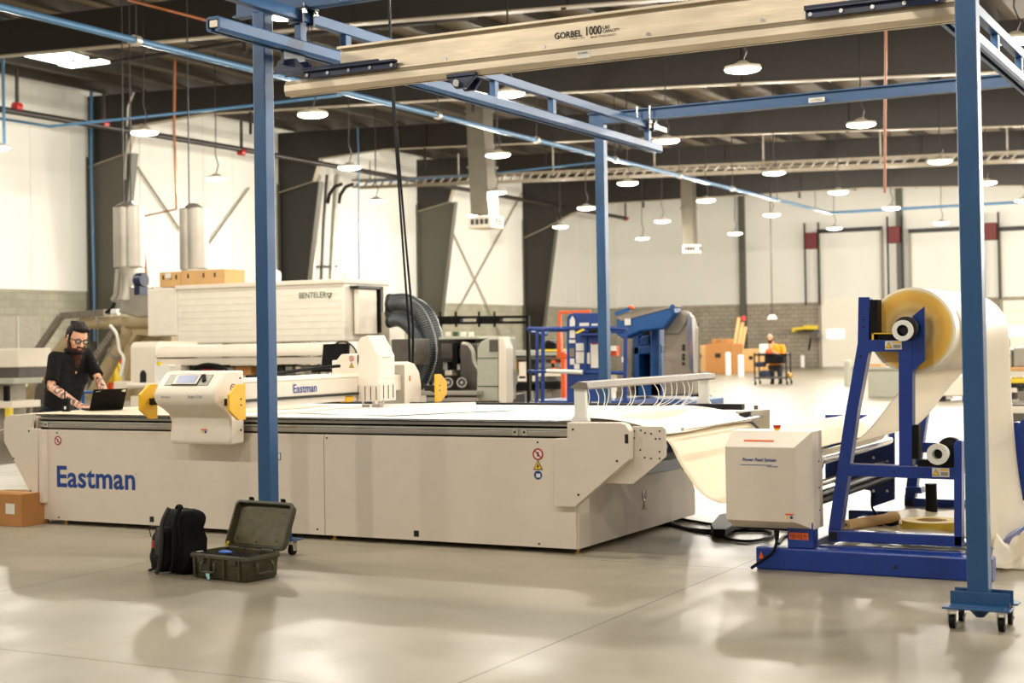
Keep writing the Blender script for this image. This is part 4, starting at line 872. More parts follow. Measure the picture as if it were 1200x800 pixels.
single('film_offcut', MB().grid(lambda u, v: (-2.58+.72*u, 9.1+1.5*v, .187+.02*abs(math.sin(u*6+v*4))*min(1, u*6, v*6, (1-u)*6)), 30, 30), 'filmweb', (-2.2, 9.8, .187), 'flat sheet of milky film lying on the low shelf of the feed stand', 'film', smooth=True, thick=.002)
def fpile(u, v):
    e = min(1, min(u, 1-u)*5)*min(1, min(v, 1-v)*5); x = -1.78+.30*u+.1*v*u; y = 9.35+1.35*v
    return (x, y, .01+.20*e*(.45+.3*math.sin(u*9+v*4)+.25*math.sin(v*13-u*5)))
single('film_heap', MB().grid(fpile, 40, 60), 'filmweb', (-1.6, 10, .01), 'crumpled heap of milky film on the floor behind the foot of the large blue post', 'film', smooth=True, thick=.002)
# sheet from the table end, looping down and up to the feed rollers
xn2 = xn-.05
strip('draped_sheet', [(-4.40, 0, .897), (-4.1, 0, .893), (xn2-.03, 0, .80), (xn2+.075, 0, .75), (xn2+.16, 0, .60), (xn2+.30, 0, .42), (xn2+.46, 0, .36), (xn2+.60, 0, .44), (-3.13, 0, .74), (-3.04, 0, .843), (-2.90, 0, .80), (-2.77, 0, .715)], 9.16, 10.9, 'sheet', 'cream sheet drooping from the right table end up to the feed rollers', 'sheet', .003)
single('sheet_layer', MB().grid(lambda u, v: (-4.42+.68*u, 9.14+1.85*v, .902-.10*u**2.5+.006*math.sin(v*8+u*3)), 16, 24), 'paper', (-4.1, 10, .9), 'upper white sheet layer hanging over the right end of the table', 'sheet', smooth=True, thick=.004)
# guide bar at the table end
gb = root('guide_bar', aY(890, 492, 10.95), 'thin steel guide bar with bracket and dark knob beyond the right table end', 'bar')
p = aY(893, 488, 10.9); MB().cyl((p.x, 9.25, p.z), (p.x, 10.9, p.z), .012, n=14).build('bar_tube', 'chrome', gb, smooth=True)
MB().prism(P(((874, 482), (902, 479.5), (902, 505), (893, 505), (880, 492)), 10.92), (0, .01, 0)).build('bracket', 'galv', gb, bevel=.003); MB().prism(P(((866, 484), (880, 482), (880, 489), (866, 491)), 10.92), (0, .12, 0)).build('bracket_arm', 'blackmetal', gb)
q = aY(886, 478, 10.92); MB().cyl(q-Z_*.01, q+Z_*.02, .016, n=14).build('knob', 'midgrey', gb)
xg = p.x; MB().box(xg-.02, xg+.02, 10.93, 11.0, .0, p.z).build('bar_stand', 'galv', gb)
# things on the shelf
p0, p1 = V((-2.50, 9.02, .235)), V((-2.36, 9.62, .265))
a, b = aZ(991, 616, .235), aZ(1050, 606, .24)
kt = root('kraft_tube', a, 'rolled brown kraft tube lying across the left corner of the feed stand shelf', 'roll'); a.z = .238; b.z = .242
MB().ring(a, b, .033, .014, 28).build('paper_winding', 'kraft', kt, smooth=True); MB().grid(lambda u, v: (a+(b-a)*(u*.5)+V((-.03-.05*v, -.02*v, -.03+.0*v))), 6, 4).build('loose_flap', 'kraft', kt, thick=.002)
for k, (px, py, r, h, lab) in enumerate(((1025, 613, .05, .02, 'thin flat roll of black tape lying beside the kraft tube'), (1044, 611, .052, .055, 'thick roll of black tape between the kraft tube and the yellow tape'))):
    c = aZ(px, py+4, .19); c.y = max(c.y, 9.25); single('black_tape_roll', MB().ring((c.x, c.y, .19), (c.x, c.y, .19+h), r, .026, 36), 'black', (c.x, c.y, .19), lab, 'tape', smooth=True)
c = aZ(1090, 619, .19); rt = root('yellow_tape_roll', (c.x, c.y, .19), 'wide flat roll of yellow edging tape on the feed stand shelf', 'tape')
MB().ring((c.x, c.y, .19), (c.x, c.y, .225), .19, .09, 48).build('tape_winding', 'tape', rt, smooth=True); MB().ring((c.x+.01, c.y, .225), (c.x+.01, c.y, .245), .185, .095, 48).build('tape_winding', 'tape', rt, smooth=True)
MB().ring((c.x, c.y, .19), (c.x, c.y, .243), .088, .08, 40).build('tape_core', 'kraft', rt, smooth=True)
p = aY(1091, 571.5, 10.6); single('black_block', MB().cyl((p.x, 10.6, .183), (p.x, 10.6, p.z+.03), .04, n=20), 'black', (p.x, 10.6, .183), 'small black cylinder standing behind the film on the low shelf', 'cylinder')
# ---------------------------------------------------------------- floor cables
cz = root('floor_cable', (-3.6, 9.9, 0), 'looped black cables on the floor between the table end and the beige cabinet', 'cable')
for k, px in enumerate((((762, 600), (800, 618), (850, 622), (895, 622), (905, 628), (880, 634), (852, 631), (850, 624), (880, 618), (925, 621)), ((770, 610), (815, 622), (840, 626)), ((912, 637), (918, 629), (935, 620), (924, 628)), ((778, 604), (820, 612), (845, 615), (890, 617)))):
    MB().tube([aZ(x, y, .012) for x, y in px], .011, 8, 5).build('cable_run', 'black', cz, smooth=True)
p = aY(910, 618, 8.80)
MB().tube([V((p.x, 8.80, .25)), V((p.x, 8.80, .20)), V((p.x-.02, 8.79, .12)), V((p.x-.12, 8.78, .04)), V((p.x-.16, 8.78, .012))], .010, 8, 5).build('power_lead', 'black', cz, smooth=True); MB().cyl((p.x, 8.80, .255), (p.x, 8.80, .19), .018, .013).build('plug', 'black', cz)
MB().prism([aZ(833, 622, .02), aZ(843, 610, .02), aZ(858, 607, .02)+V((0, 0, .0)), aZ(862, 621, .02), aZ(850, 628, .02), aZ(836, 628, .02)], (0, 0, .05)).build('connector_box', 'black', cz, bevel=.006)
# ================================================================ SMALL THINGS IN FRONT
# hard case, open
A_ = V((-6.128, 7.191, 0)); B_ = V((-5.632, 7.132, 0)); W_ = (B_-A_).normalized(); Dd = V((.118, .993, 0)).normalized(); wl_, dl_ = .499, .30
cs = root('hard_case', A_+W_*wl_/2+Dd*dl_/2, 'open olive hard plastic equipment case with raised lid in front of the cutting table', 'case')
def cp(a, b, z): return A_+W_*a+Dd*b+Z_*z
def rrect(x0, x1, y0, y1, r, n=5):
    out = []
    for cx, cy, s in ((x1-r, y0+r, -90), (x1-r, y1-r, 0), (x0+r, y1-r, 90), (x0+r, y0+r, 180)):
        for k in range(n+1): t = math.radians(s+90*k/n); out.append((cx+r*math.cos(t), cy+r*math.sin(t)))
    return out
def shell(fn, hs, m, name, par, inner=.008, floor=.012):
    # hs: list of (inset, height); an open tray
    rings = [[fn(x, y, h) for x, y in rrect(i, wl_-i, i, dl_-i, .035)] for i, h in hs]
    i, h = hs[-1]; rings.append([fn(x, y, h) for x, y in rrect(i+inner, wl_-i-inner, i+inner, dl_-i-inner, .03)])
    rings.append([fn(x, y, floor) for x, y in rrect(i+inner+.008, wl_-i-inner-.008, i+inner+.008, dl_-i-inner-.008, .03)])
    n = len(rings[0]); vs = [p for r in rings for p in r]; fs = [(q*n+k, q*n+(k+1) % n, (q+1)*n+(k+1) % n, (q+1)*n+k) for q in range(len(rings)-1) for k in range(n)]
    fs += [tuple(range(n))[::-1], tuple((len(rings)-1)*n+k for k in range(n))]
    return MB().add(vs, fs).build(name, m, par, smooth=True)
body = shell(cp, [(.018, .004), (.01, .02), (.006, .10), (.004, .125), (-.004, .13), (-.004, .150), (.0, .156)], 'olive', 'case_body', cs, floor=.10)
ang = math.radians(22); hz = .160
lu = (Z_*math.cos(ang)+Dd*math.sin(ang)).normalized(); ln = (Z_*math.sin(ang)-Dd*math.cos(ang)).normalized()   # ln points to the camera side (inside of lid)
def lp(a, b, z): return A_+W_*a+Dd*(dl_+.012)+Z_*hz+lu*b-ln*.05+ln*z
lid = shell(lp, [(.016, .0), (.006, .012), (.002, .042), (-.004, .045), (-.004, .056), (.002, .06)], 'olive', 'case_lid', cs, inner=.010, floor=.016)
MB().prism([lp(x, y, .017) for x, y in rrect(.03, wl_-.03, .03, dl_-.03, .03)], ln*.002).build('lid_lining', 'olive2', lid)
mb = MB(); [mb.cyl(lp(x, y, .018), lp(x, y, .023), .005, n=8) for x, y in ((.06, .06), (.23, .045), (.40, .06), (.06, .24), (.23, .255), (.40, .24))]; mb.build('lid_rivet', 'blackmetal', lid)
for a in (.11, .385):
    MB().prism([lp(a-.022, dl_-.005, .028), lp(a+.022, dl_-.005, .028), lp(a+.018, dl_+.028, .05), lp(a-.018, dl_+.028, .05)], -ln*.012).build('latch', 'black', cs, bevel=.003)
    mb = MB(); mb.prism([cp(a-.03, -.006, .10), cp(a+.03, -.006, .10), cp(a+.03, -.006, .15), cp(a-.03, -.006, .15)], Dd*.012); mb.build('latch_mount', 'olive', cs, bevel=.003)
for a in (.08, .38): MB().cyl(cp(a-.05, dl_+.006, hz-.005), cp(a+.05, dl_+.006, hz-.005), .009, n=12).build('hinge', 'olive', cs)
def handle(p0, p1, out, drop):
    up = Z_; m1 = p0+out*.022-up*drop; m2 = p1+out*.022-up*drop
    MB().tube([p0, p0+out*.02-up*.01, m1, (m1+m2)/2-up*.002, m2, p1+out*.02-up*.01, p1], .0085, 8, 4).build('handle', 'olive', cs, smooth=True)
handle(cp(.14, -.006, .11), cp(.25, -.006, .11), -Dd, .055); handle(cp(wl_+.004, .07, .11), cp(wl_+.004, .20, .11), W_, .055)
mb = MB()
for a in (.05, .18, .30, .43): mb.prism([cp(a, -.006, .02), cp(a+.014, -.006, .02), cp(a+.014, -.006, .145), cp(a, -.006, .145)], Dd*.012)
mb.build('rib', 'olive', cs)
p = cp(.19, -.010, .085); MB().cyl(p, p-Dd*.004, .012, n=16).build('lock', 'blackmetal', cs); MB().cyl(p-Dd*.004, p-Dd*.006, .005, n=10).build('lock_key', 'red', cs)
p = cp(.20, -.028, .06); MB().prism([p+W_*-.015, p+W_*.012+Z_*-.01, p+W_*.016+Z_*-.045, p+W_*.004+Z_*-.055, p+W_*-.016+Z_*-.03], -Dd*.004).build('luggage_tag', mat('pale_blue_tag', (160, 215, 220), .4), cs)
fo = MB().grid(lambda u, v: cp(.03+(wl_-.06)*u, .03+(dl_-.06)*v, .128+.022*math.sin(u*7+v*3)*math.sin(v*6+1)+.012*math.sin(u*19)), 30, 20).build('foam_lining', 'foam', cs, smooth=True)
c = cp(.23, .09, .163); single('blue_disc', MB().ball(c, .048, .034, .010, 20), mat('bright_blue_plastic', (60, 110, 205), .35), c, 'small bright blue oval pad lying in the open olive case', 'pad', smooth=True)
c = cp(.05, .05, .158); single('paper_slip', MB().bar(c-W_*.02, c+W_*.025+Z_*.004-Dd*.01, .025, .004), 'sticker', c, 'white slip of paper at the left corner inside the olive case', 'paper')
c = cp(.05, .275, .165); single('yellow_tag', MB().bar(c, c+W_*.012+Z_*.03, .02, .006), 'safetyyellow', c, 'tiny yellow tag at the back left corner of the olive case', 'tag')
# backpack
bc = V((-6.33, 7.33, 0)); bp_ = root('backpack', bc, 'black backpack with a small red patch standing on the floor beside the olive case', 'backpack')
bw = V((.90, -.43, 0)).normalized(); bd = V((.43, .90, 0)).normalized()
def bpnt(a, b, z): return bc+bw*a+bd*b+Z_*z
def bag(name, a0, a1, b0, b1, z0, z1, m, top=.75, e=3.2, wob=.006, lean=.0):
    ca, cb_, hz_ = (a0+a1)/2, (b0+b1)/2, (z1-z0)
    vs = []; nu, nv = 36, 22
    def fn(u, v):
        t = 2*math.pi*u; ph = math.pi*(v-.5); sg = lambda q, p: math.copysign(abs(q)**p, q)
        rxy = abs(math.cos(ph))**(2/e); zz = sg(math.sin(ph), 2/e)*.5+.5
        k = 1-(1-top)*zz**2
        x = ca+(a1-a0)/2*rxy*sg(math.cos(t), 2/e)*k; y = cb_+(b1-b0)/2*rxy*sg(math.sin(t), 2/e)*k
        n = wob*(math.sin(x*60+zz*9)+math.sin(y*70-zz*13)); return bpnt(x+n+lean*zz, y+n, z0+hz_*zz)
    return MB().grid(fn, nu, nv).build(name, m, bp_, smooth=True)
bag('main_compartment', -.13, .17, -.07, .12, .0, .405, 'fabric', .96, 4.5, lean=.02); bag('front_pocket', -.17, .08, -.15, -.03, .01, .30, 'fabric', .72, lean=.05); bag('side_panel', .05, .21, -.06, .11, .03, .41, 'fabric', .96, 4.5, lean=.0)
MB().grid(lambda u, v: bpnt(-.01+.07*u, -.135-.02*math.sin(v*3), .10+.20*v)+bw*.03*v, 4, 12).build('pocket_flap', 'nylon2', bp_, smooth=True, thick=.012)
MB().tube([bpnt(.07, -.09, .42), bpnt(.08, -.14, .33), bpnt(.10, -.155, .22), bpnt(.07, -.15, .12), bpnt(.03, -.14, .05), bpnt(0, -.15, .012)], .014, 8, 5).build('shoulder_strap', 'nylon2', bp_, smooth=True)
MB().tube([bpnt(.16, -.05, .43), bpnt(.18, -.10, .34), bpnt(.19, -.11, .22), bpnt(.16, -.10, .10), bpnt(.12, -.10, .04)], .014, 8, 5).build('shoulder_strap', 'fabric', bp_, smooth=True)
MB().tube([bpnt(-.02, .0, .395), bpnt(.0, 0, .418), bpnt(.05, 0, .42), bpnt(.07, 0, .39)], .012, 8, 5).build('carry_handle', 'fabric', bp_, smooth=True)
MB().tube([bpnt(-.10, -.14, .02), bpnt(-.16, -.13, .010), bpnt(-.22, -.06, .008), bpnt(-.25, -.0, .008)], .007, 6, 4).build('loose_strap', 'fabric', bp_, smooth=True)
p = bpnt(-.030, -.157, .19); MB().bar(p-Z_*.022+bw*.002, p+Z_*.022+bw*.008, .032, .008, bd).build('red_patch', 'red', bp_)
mb = MB(); mb.tube([bpnt(-.14, -.12, .22), bpnt(-.10, -.15, .285), bpnt(-.02, -.155, .30), bpnt(.05, -.13, .30)], .003, 6, 4); mb.build('zip', 'nylon2', bp_)
# cardboard carton under the left end
bx = root('carton', (-9.27, 8.83, 0), 'brown cardboard carton with a white label on the floor under the left table end', 'box')
MB().box(-9.62, -9.155, 8.72, 9.02, 0, .262).build('carton_body', 'card', bx, bevel=.004); MB().box(-9.62, -9.155, 8.85, 8.89, .2605, .264).build('tape_strip', 'kraft', bx)
decal('shipping_label', 'sticker', bx, aY(12, 596, 8.718), X_, Z_, .10, .085)
# laptop
la = V((-9.165, 9.50, .9)); ld_ = V((.5, .866, 0)); ll = .29; lf = V((-ld_.y, ld_.x, 0))   # towards the man
lpn = root('laptop', la+ld_*ll/2+lf*.1, 'open black laptop seen from behind its lid on the left end of the table', 'laptop')
zt_ = .898
MB().prism([la, la+ld_*ll, la+ld_*ll+lf*.22, la+lf*.22], (0, 0, .016)).build('laptop_base', 'black', lpn, bevel=.002)
tl_ = (Z_*.80-lf*.60).normalized(); h0 = la+Z_*.012
lidl = MB().prism([h0, h0+ld_*ll, h0+ld_*ll+tl_*.215, h0+tl_*.215], -lf*.008).build('laptop_lid', 'black', lpn, bevel=.002)
nn = ld_.cross(tl_).normalized()
MB().prism([h0+ld_*.01+tl_*.015+lf*.001, h0+ld_*(ll-.01)+tl_*.015+lf*.001, h0+ld_*(ll-.01)+tl_*.205+lf*.001, h0+ld_*.01+tl_*.205+lf*.001], lf*.001).build('laptop_screen', 'slot', lpn)
mb = MB()
for r in range(5):
    for k in range(12): q = la+ld_*(.022+.0225*k)+lf*(.035+.02*r)+Z_*.016; mb.prism([q, q+ld_*.018, q+ld_*.018+lf*.016, q+lf*.016], (0, 0, .002))
mb.build('keyboard', 'blackmetal', lpn)
q = h0+ld_*.022+tl_*.19-lf*.0085; MB().bar(q, q+ld_*.04+tl_*.008, .006, .001, -lf).build('lid_logo', 'galv', lidl)
q = h0+ld_*(ll-.05)+tl_*.188-lf*.0085; MB().prism([q, q+ld_*.035+tl_*-.01, q+ld_*.042+tl_*.012, q+ld_*.02+tl_*.02], -lf*.001).build('lid_sticker', 'sticker', lidl)
# handheld radio
wk = root('handheld_radio', aZ(78, 482, .9), 'small black handheld radio standing on the left corner of the table', 'radio'); c = aZ(78, 482, .897)
MB().box(c.x-.035, c.x+.03, c.y-.02, c.y+.02, .895, 1.01).build('radio_body', 'black', wk, bevel=.006); MB().cyl((c.x-.018, c.y, 1.01), (c.x-.018, c.y, 1.085), .007, .004, n=10).build('antenna', 'black', wk); MB().cyl((c.x+.012, c.y, 1.01), (c.x+.012, c.y, 1.025), .008, n=12).build('radio_knob', 'blackmetal', wk)
decal('radio_label', 'sticker', wk, V((c.x+.005, c.y-.021, .93)), X_, Z_, .024, .024)
# ================================================================ PEOPLE
def hand(mb, wr, fwd, up, side, s=1.0, curl=.35):
    """palm, four unequal bent fingers and a side thumb; side points towards the thumb"""
    fwd, up, side = V(fwd).normalized(), V(up).normalized(), V(side).normalized()
    mb.limb(wr, wr+fwd*.03*s, .026*s, .028*s)
    for k in range(5): t = (k-2)/2; mb.limb(wr+fwd*.02*s+side*t*.018*s, wr+fwd*.085*s+side*t*.030*s-up*.004, .014*s, .0125*s, 12)
    for k, L in enumerate((.078, .088, .082, .064)):
        b = wr+fwd*.088*s+side*(.030-.0205*k)*s; c1 = curl; d = b+(fwd*math.cos(c1)-up*math.sin(c1)+side*(.10-.07*k))*L*.45*s; e = d+(fwd*math.cos(c1*2)-up*math.sin(c1*2))*L*.33*s; g = e+(fwd*math.cos(c1*2.9)-up*math.sin(c1*2.9))*L*.24*s
        mb.limb(b, d, .0098*s, .009*s, 10); mb.limb(d, e, .009*s, .0083*s, 10); mb.limb(e, g, .0083*s, .0072*s, 10)
    b = wr+fwd*.028*s+side*.028*s; d = b+(fwd*.6+side*.75-up*.25).normalized()*.042*s; e = d+(fwd*.85+side*.4-up*.3).normalized()*.034*s; g = e+(fwd*.95+side*.1-up*.35).normalized()*.024*s
    mb.limb(b, d, .015*s, .0115*s, 10); mb.limb(d, e, .0115*s, .010*s, 10); mb.limb(e, g, .010*s, .008*s, 10)
def headparts(mb, c, F, U, hs=1.0):
    """c is the centre of the skull; F where the face looks, U up"""
    F = V(F).normalized(); R = F.cross(U).normalized(); U = R.cross(F).normalized()
    rot = Matrix((F, R, U)).transposed()
    def q(f, r, u): return c+(F*f+R*r+U*u)*hs
    if hs != 1.0:
        ob, ol = mb.ball, mb.limb
        class W:
            def ball(s, p, a, b=None, d=None, n=16, rt=None): return ob(p, a*hs, (b or a)*hs, (d or a)*hs, n, rt)
            def limb(s, a, b, r1, r2, n=16): return ol(a, b, r1*hs, r2*hs, n)
        mb = W()
    mb.ball(q(0, 0, .025), .096, .077, .092, 24, rot); mb.ball(q(.02, 0, -.03), .072, .062, .085, 20, rot); mb.ball(q(.055, 0, -.085), .030, .034, .028, 16, rot)
    mb.ball(q(.075, 0, .02), .022, .05, .035, 16, rot); mb.ball(q(.072, 0, .028), .022, .054, .011, 14, rot)
    mb.limb(q(.088, 0, .018), q(.112, 0, -.022), .009, .014, 12); mb.ball(q(.10, .012, -.026), .010, .009, .008, 10, rot); mb.ball(q(.10, -.012, -.026), .010, .009, .008, 10, rot)
    mb.ball(q(.085, 0, -.052), .012, .024, .007, 12, rot); mb.ball(q(.083, 0, -.063), .012, .021, .008, 12, rot)
    for s in (-1, 1): mb.ball(q(-.005, s*.078, -.002), .019, .009, .033, 14, rot); mb.ball(q(.055, s*.04, -.015), .026, .024, .024, 12, rot)
    return q, rot
def person(name, loc, J, F, label, voxel, shirt, pants, skin, fine=True, hs=1.0, handsdef=(), beard=None, hair=None, glasses=False, belly=0, sleeve=.62):
    rt = root(name, loc, label, 'person')
    mb = MB()
    q, rot = headparts(mb, J['head'], J['face'], J['headup'], hs)
    mb.limb(J['neck'], J['head']-V(J['headup']).normalized()*.05, .058, .055)
    mb.limb(J['neck'], J['chest'], .055, .07); mb.limb(J['chest'], J['pelvis'], .07, .08)
    for s in 'RL':
        mb.limb(J['neck']*.35+J['sh'+s]*.65-Z_*.02, J['sh'+s]-Z_*.01, .028, .04); mb.limb(J['sh'+s], J['el'+s], .047, .038); e, w_ = J['el'+s], J['wr'+s]
        mb.limb(e, e*.65+w_*.35, .039, .040); mb.limb(e*.65+w_*.35, w_, .040, .026)
        mb.limb(J['hip'+s], J['kn'+s], .08, .055); mb.limb(J['kn'+s], J['an'+s], .052, .036)
    for a in handsdef: hand(mb, *a)
    body = mb.build('body', skin, rt, remesh=voxel, sm=3)
    # shirt: a closed shell around torso and upper sleeves
    mb = MB(); sd = (J['shL']-J['shR']).normalized(); fwd = V(F)
    for k in range(9):
        t = k/8; c = J['neckb'].lerp(J['pelvis'], t); half = .165-.03*t if k else .10
        if k in (2, 3): half = .178
        r = .095+.02*math.sin(t*3)+belly*math.sin(t*3.1)
        mb.limb(c-sd*(half-.05), c+sd*(half-.05), r*.98, r*.98, 18)
        if belly: mb.limb(c-sd*(half-.08)+fwd*belly*math.sin(t*3.1), c+sd*(half-.08)+fwd*belly*math.sin(t*3.1), r, r, 14)
    for s in 'RL':
        sh, el = J['sh'+s], J['el'+s]; c1 = sh.lerp(el, sleeve); mb.limb(J['neckb'].lerp(sh, .35), sh, .068, .062); mb.limb(sh, c1, .062, .060); mb.cyl(sh.lerp(el, sleeve*.7), sh.lerp(el, sleeve+.16), .060, .066, 18)
    mb.limb(J['neckb'], J['neckb'].lerp(J['neck'], .35), .075, .064)
    mb.build('shirt', shirt, rt, remesh=voxel, sm=4)
    mb = MB(); mb.limb(J['hipR'], J['hipL'], .125, .125); mb.limb(J['pelvis'], (J['hipR']+J['hipL'])/2, .13, .13)
    for s in 'RL': mb.limb(J['hip'+s], J['kn'+s], .105, .075); mb.limb(J['kn'+s], J['an'+s]+Z_*.01, .074, .056)
    mb.build('trousers', pants, rt, remesh=max(voxel, .01), sm=3)
    for s in 'RL':
        a = J['an'+s]; f = V((F[0], F[1], 0)).normalized(); mb = MB(); mb.limb(V((a.x, a.y, .05)), V((a.x, a.y, .042))+f*.15, .045, .038); mb.limb(V((a.x, a.y, .045))-f*.05, V((a.x, a.y, .09)), .04, .05)
        mb.v = [V((v.x, v.y, max(0, v.z))) for v in mb.v]; mb.build('shoe', 'black', rt, smooth=True)
    if hair:
        mb = MB(); h_ = hs
        mb.ball(q(-.022, 0, .040), .094*h_, .082*h_, .088*h_, 24, rot); mb.ball(q(.012, 0, .098), .078*h_, .066*h_, .034*h_, 20, rot); mb.ball(q(-.055, 0, -.005), .050*h_, .070*h_, .055*h_, 18, rot)
        for k in range(7): mb.limb(q(.080-.006*k, -.045+.018*k, .100+.006*math.sin(k)), q(-.03, -.04+.016*k, .128), .018*h_, .020*h_, 10)
        for sd_ in (-1, 1): mb.limb(q(.018, sd_*.074, .05), q(.016, sd_*.073, -.01), .014*h_, .010*h_, 10)
        mb.build('hair', hair, rt, remesh=voxel*.8, sm=1)
    if beard:
        mb = MB(); h_ = hs; mb.ball(q(.052, 0, -.088), .052*h_, .058*h_, .044*h_, 20, rot); mb.ball(q(.072, 0, -.135), .046*h_, .050*h_, .050*h_, 18, rot)
        if fine: mb.ball(q(.086, 0, -.180), .038*h_, .042*h_, .052*h_, 16, rot); mb.ball(q(.092, 0, -.222), .022*h_, .024*h_, .032*h_, 14, rot)
        for sd_ in (-1, 1): mb.limb(q(.012, sd_*.071, -.010), q(.045, sd_*.058, -.080), .012*h_, .024*h_)
        mb.limb(q(.093, .024, -.044), q(.093, -.024, -.044), .008*h_, .008*h_); mb.build('beard', beard, rt, remesh=voxel*.8, sm=1)
    if glasses:
        mb = MB()
        for s in (-1, 1):
            cg = q(.098, s*.034, .012); ring = [cg+rot@V((0, .028*math.cos(t), .021*math.sin(t))) for t in [k*math.pi/10 for k in range(21)]]
            mb.tube(ring, .0048, 6); mb.tube([q(.096, s*.060, .018), q(.05, s*.080, .014), q(-.01, s*.086, .010)], .0032, 6)
        mb.tube([q(.102, -.010, .014), q(.106, 0, .017), q(.102, .010, .014)], .003, 6); mb.build('glasses', 'black', rt, smooth=True)
        mb = MB(); [mb.cyl(q(.0975, s*.034, .012), q(.0985, s*.034, .012), .024, n=20) for s in (-1, 1)]; mb.build('lens', mat('spectacle_lens', (235, 240, 245), .08, trans=.85), rt)
    return rt, q
# man at the laptop, facing along the table
Yr, Yl = 10.10, 10.50
shR, shL = aY(64, 419, Yr), aY(101, 415, Yl)
elR, elL = aY(60, 453, 10.02), aY(116, 446, 10.42)
wrR, wrL = aY(93, 475, 9.85), aY(127, 468, 10.25)
hc = aY(89.5, 397.5, 10.32); pel = aY(71, 478, 10.33)
nk = (shR+shL)/2+Z_*.05+X_*.03
J = dict(head=hc+Z_*.005, face=V((.90, -.30, -.38)), headup=V((.30, 0, .95)), neck=nk+Z_*.05+X_*.02, neckb=nk-Z_*.095-X_*.03, chest=(shR+shL)/2-Z_*.14, pelvis=pel,
         shR=shR, shL=shL, elR=elR, elL=elL, wrR=wrR, wrL=wrL, hipR=V((pel.x-.02, pel.y-.10, pel.z-.06)), hipL=V((pel.x-.02, pel.y+.10, pel.z-.06)),
         knR=V((pel.x+.02, pel.y-.11, .46)), knL=V((pel.x+.03, pel.y+.12, .46)), anR=V((pel.x-.02, pel.y-.12, .09)), anL=V((pel.x-.02, pel.y+.13, .09)))
hR = aY(108, 475.5, 9.80)
man, q_ = person('person', (pel.x, pel.y, 0), J, V((.97, -.2, 0)), 'bearded person in black polo and glasses typing on a laptop at the table', .006, 'polo', 'black', 'tattooskin',
    handsdef=[(wrR, hR-wrR, V((-.0, 0, 1)), V((.3, .95, 0)), .95, .30), (wrL, V((.75, -.6, -.35)), V((0, 0, 1)), V((-.5, -.8, 0)), .95, .35)], beard='beard', hair='hair', glasses=True, sleeve=.66, hs=1.12)
# collar and placket
mb = MB(); n0 = nk-Z_*.005+X_*.015
ring = [n0+V((.075*math.cos(t), .080*math.sin(t), .012*math.cos(t)*-1.6)) for t in [k*math.pi/10 for k in range(21)]]; mb.tube(ring, .014, 8); mb.build('collar', 'polo', man, smooth=True)
# person in the orange tee with a cart, far away
o0 = aZ(905, 450, 0); s_ = 1.0
def OP(x, y, dy=0): return aY(x, y, o0.y+dy)
J = dict(head=OP(902.5, 395.5, -.15), face=V((.15, -1, -.45)), headup=V((0, -.35, .95)), neck=OP(905, 402, .02), neckb=OP(907, 406, .05), chest=OP(909, 413, .03), pelvis=OP(909, 427, .10),
         shR=OP(898.5, 406, 0), shL=OP(918, 406, .05), elR=OP(898, 417, -.25), elL=OP(920, 418, -.22), wrR=OP(903.5, 408, -.28), wrL=OP(909, 413.5, -.38), hipR=OP(904.5, 430, .1), hipL=OP(913.5, 430, .1),
         knR=OP(905, 440, 0), knL=OP(914, 440, .05), anR=OP(905.5, 448.5, .05), anL=OP(915, 448, .15))
person('person', (o0.x, o0.y, 0), J, V((0, -1, 0)), 'heavyset person in an orange tee behind a black cart, hand at chin', .014, 'tee', 'trouser', 'skin', fine=False,
    handsdef=[(J['wrR'], V((.0, -.2, 1)), V((0, -1, 0)), V((1, 0, 0)), 1.1, .6), (J['wrL'], V((-.9, 0, .3)), V((0, -1, 0)), V((0, 0, 1)), 1.1, .5)], belly=.06, hair=None, beard='beard', sleeve=.75)
# ================================================================ MACHINES BEHIND THE TABLE
def R4(x0, y0, x1, y1, Y): return [aY(x0, y0, Y), aY(x1, y0, Y), aY(x1, y1, Y), aY(x0, y1, Y)]
def pbox(name, m, par, x0, y0, x1, y1, Y, dep, **k):
    """upright box whose front face spans these picture points at depth Y"""
    a, b = aY(x0, y1, Y), aY(x1, y0, Y); return MB().box(a.x, b.x, Y, Y+dep, a.z, b.z).build(name, m, par, **k)
def pmb(mb, x0, y0, x1, y1, Y, dep):
    a, b = aY(x0, y1, Y), aY(x1, y0, Y); return mb.box(a.x, b.x, Y, Y+dep, a.z, b.z)
YM = 18.0
bm_ = root('extraction_cabinet', (aY(300, 400, YM).x, YM+.8, 0), 'long cream overhead machine cabinet with green maker lettering above the cutting table', 'machine')
a, b = aY(208, 403, YM), aY(403, 328, YM); z0c, z1c = a.z, b.z; dY = aX(455, 331, b.x).y-YM
cab = MB().box(a.x, b.x, YM, YM+dY, z0c, z1c).build('cabinet_body', 'cream2', bm_, bevel=.02)
mb = MB()
for k in range(1, 9): z = z0c+(z1c-z0c)*k/9; mb.box(a.x+.06, b.x-.06, YM-.004, YM, z, z+.008)
mb.build('panel_rib', 'cream', cab)
MB().box(a.x-.02, b.x+.03, YM-.04, YM+dY+.03, z1c-.05, z1c+.02).build('top_trim', 'cream', cab, bevel=.015)
c0 = pbox('end_cabinet', 'cream2', bm_, 173, 337, 207, 394, YM, dY, bevel=.02)
mb = MB(); X1 = b.x+.001; mb.box(X1, X1+.012, YM+.25, YM+.95, z0c+.15, z1c-.10); mb.build('end_opening', 'slot', cab)
y0_, y1_ = aX(413, 345, b.x+.05).y, aX(437, 345, b.x+.05).y
dr = MB().box(b.x+.04, b.x+.12, y0_+.05, y1_, z0c+.10, z1c-.13).build('end_door', 'cream', cab, bevel=.01)
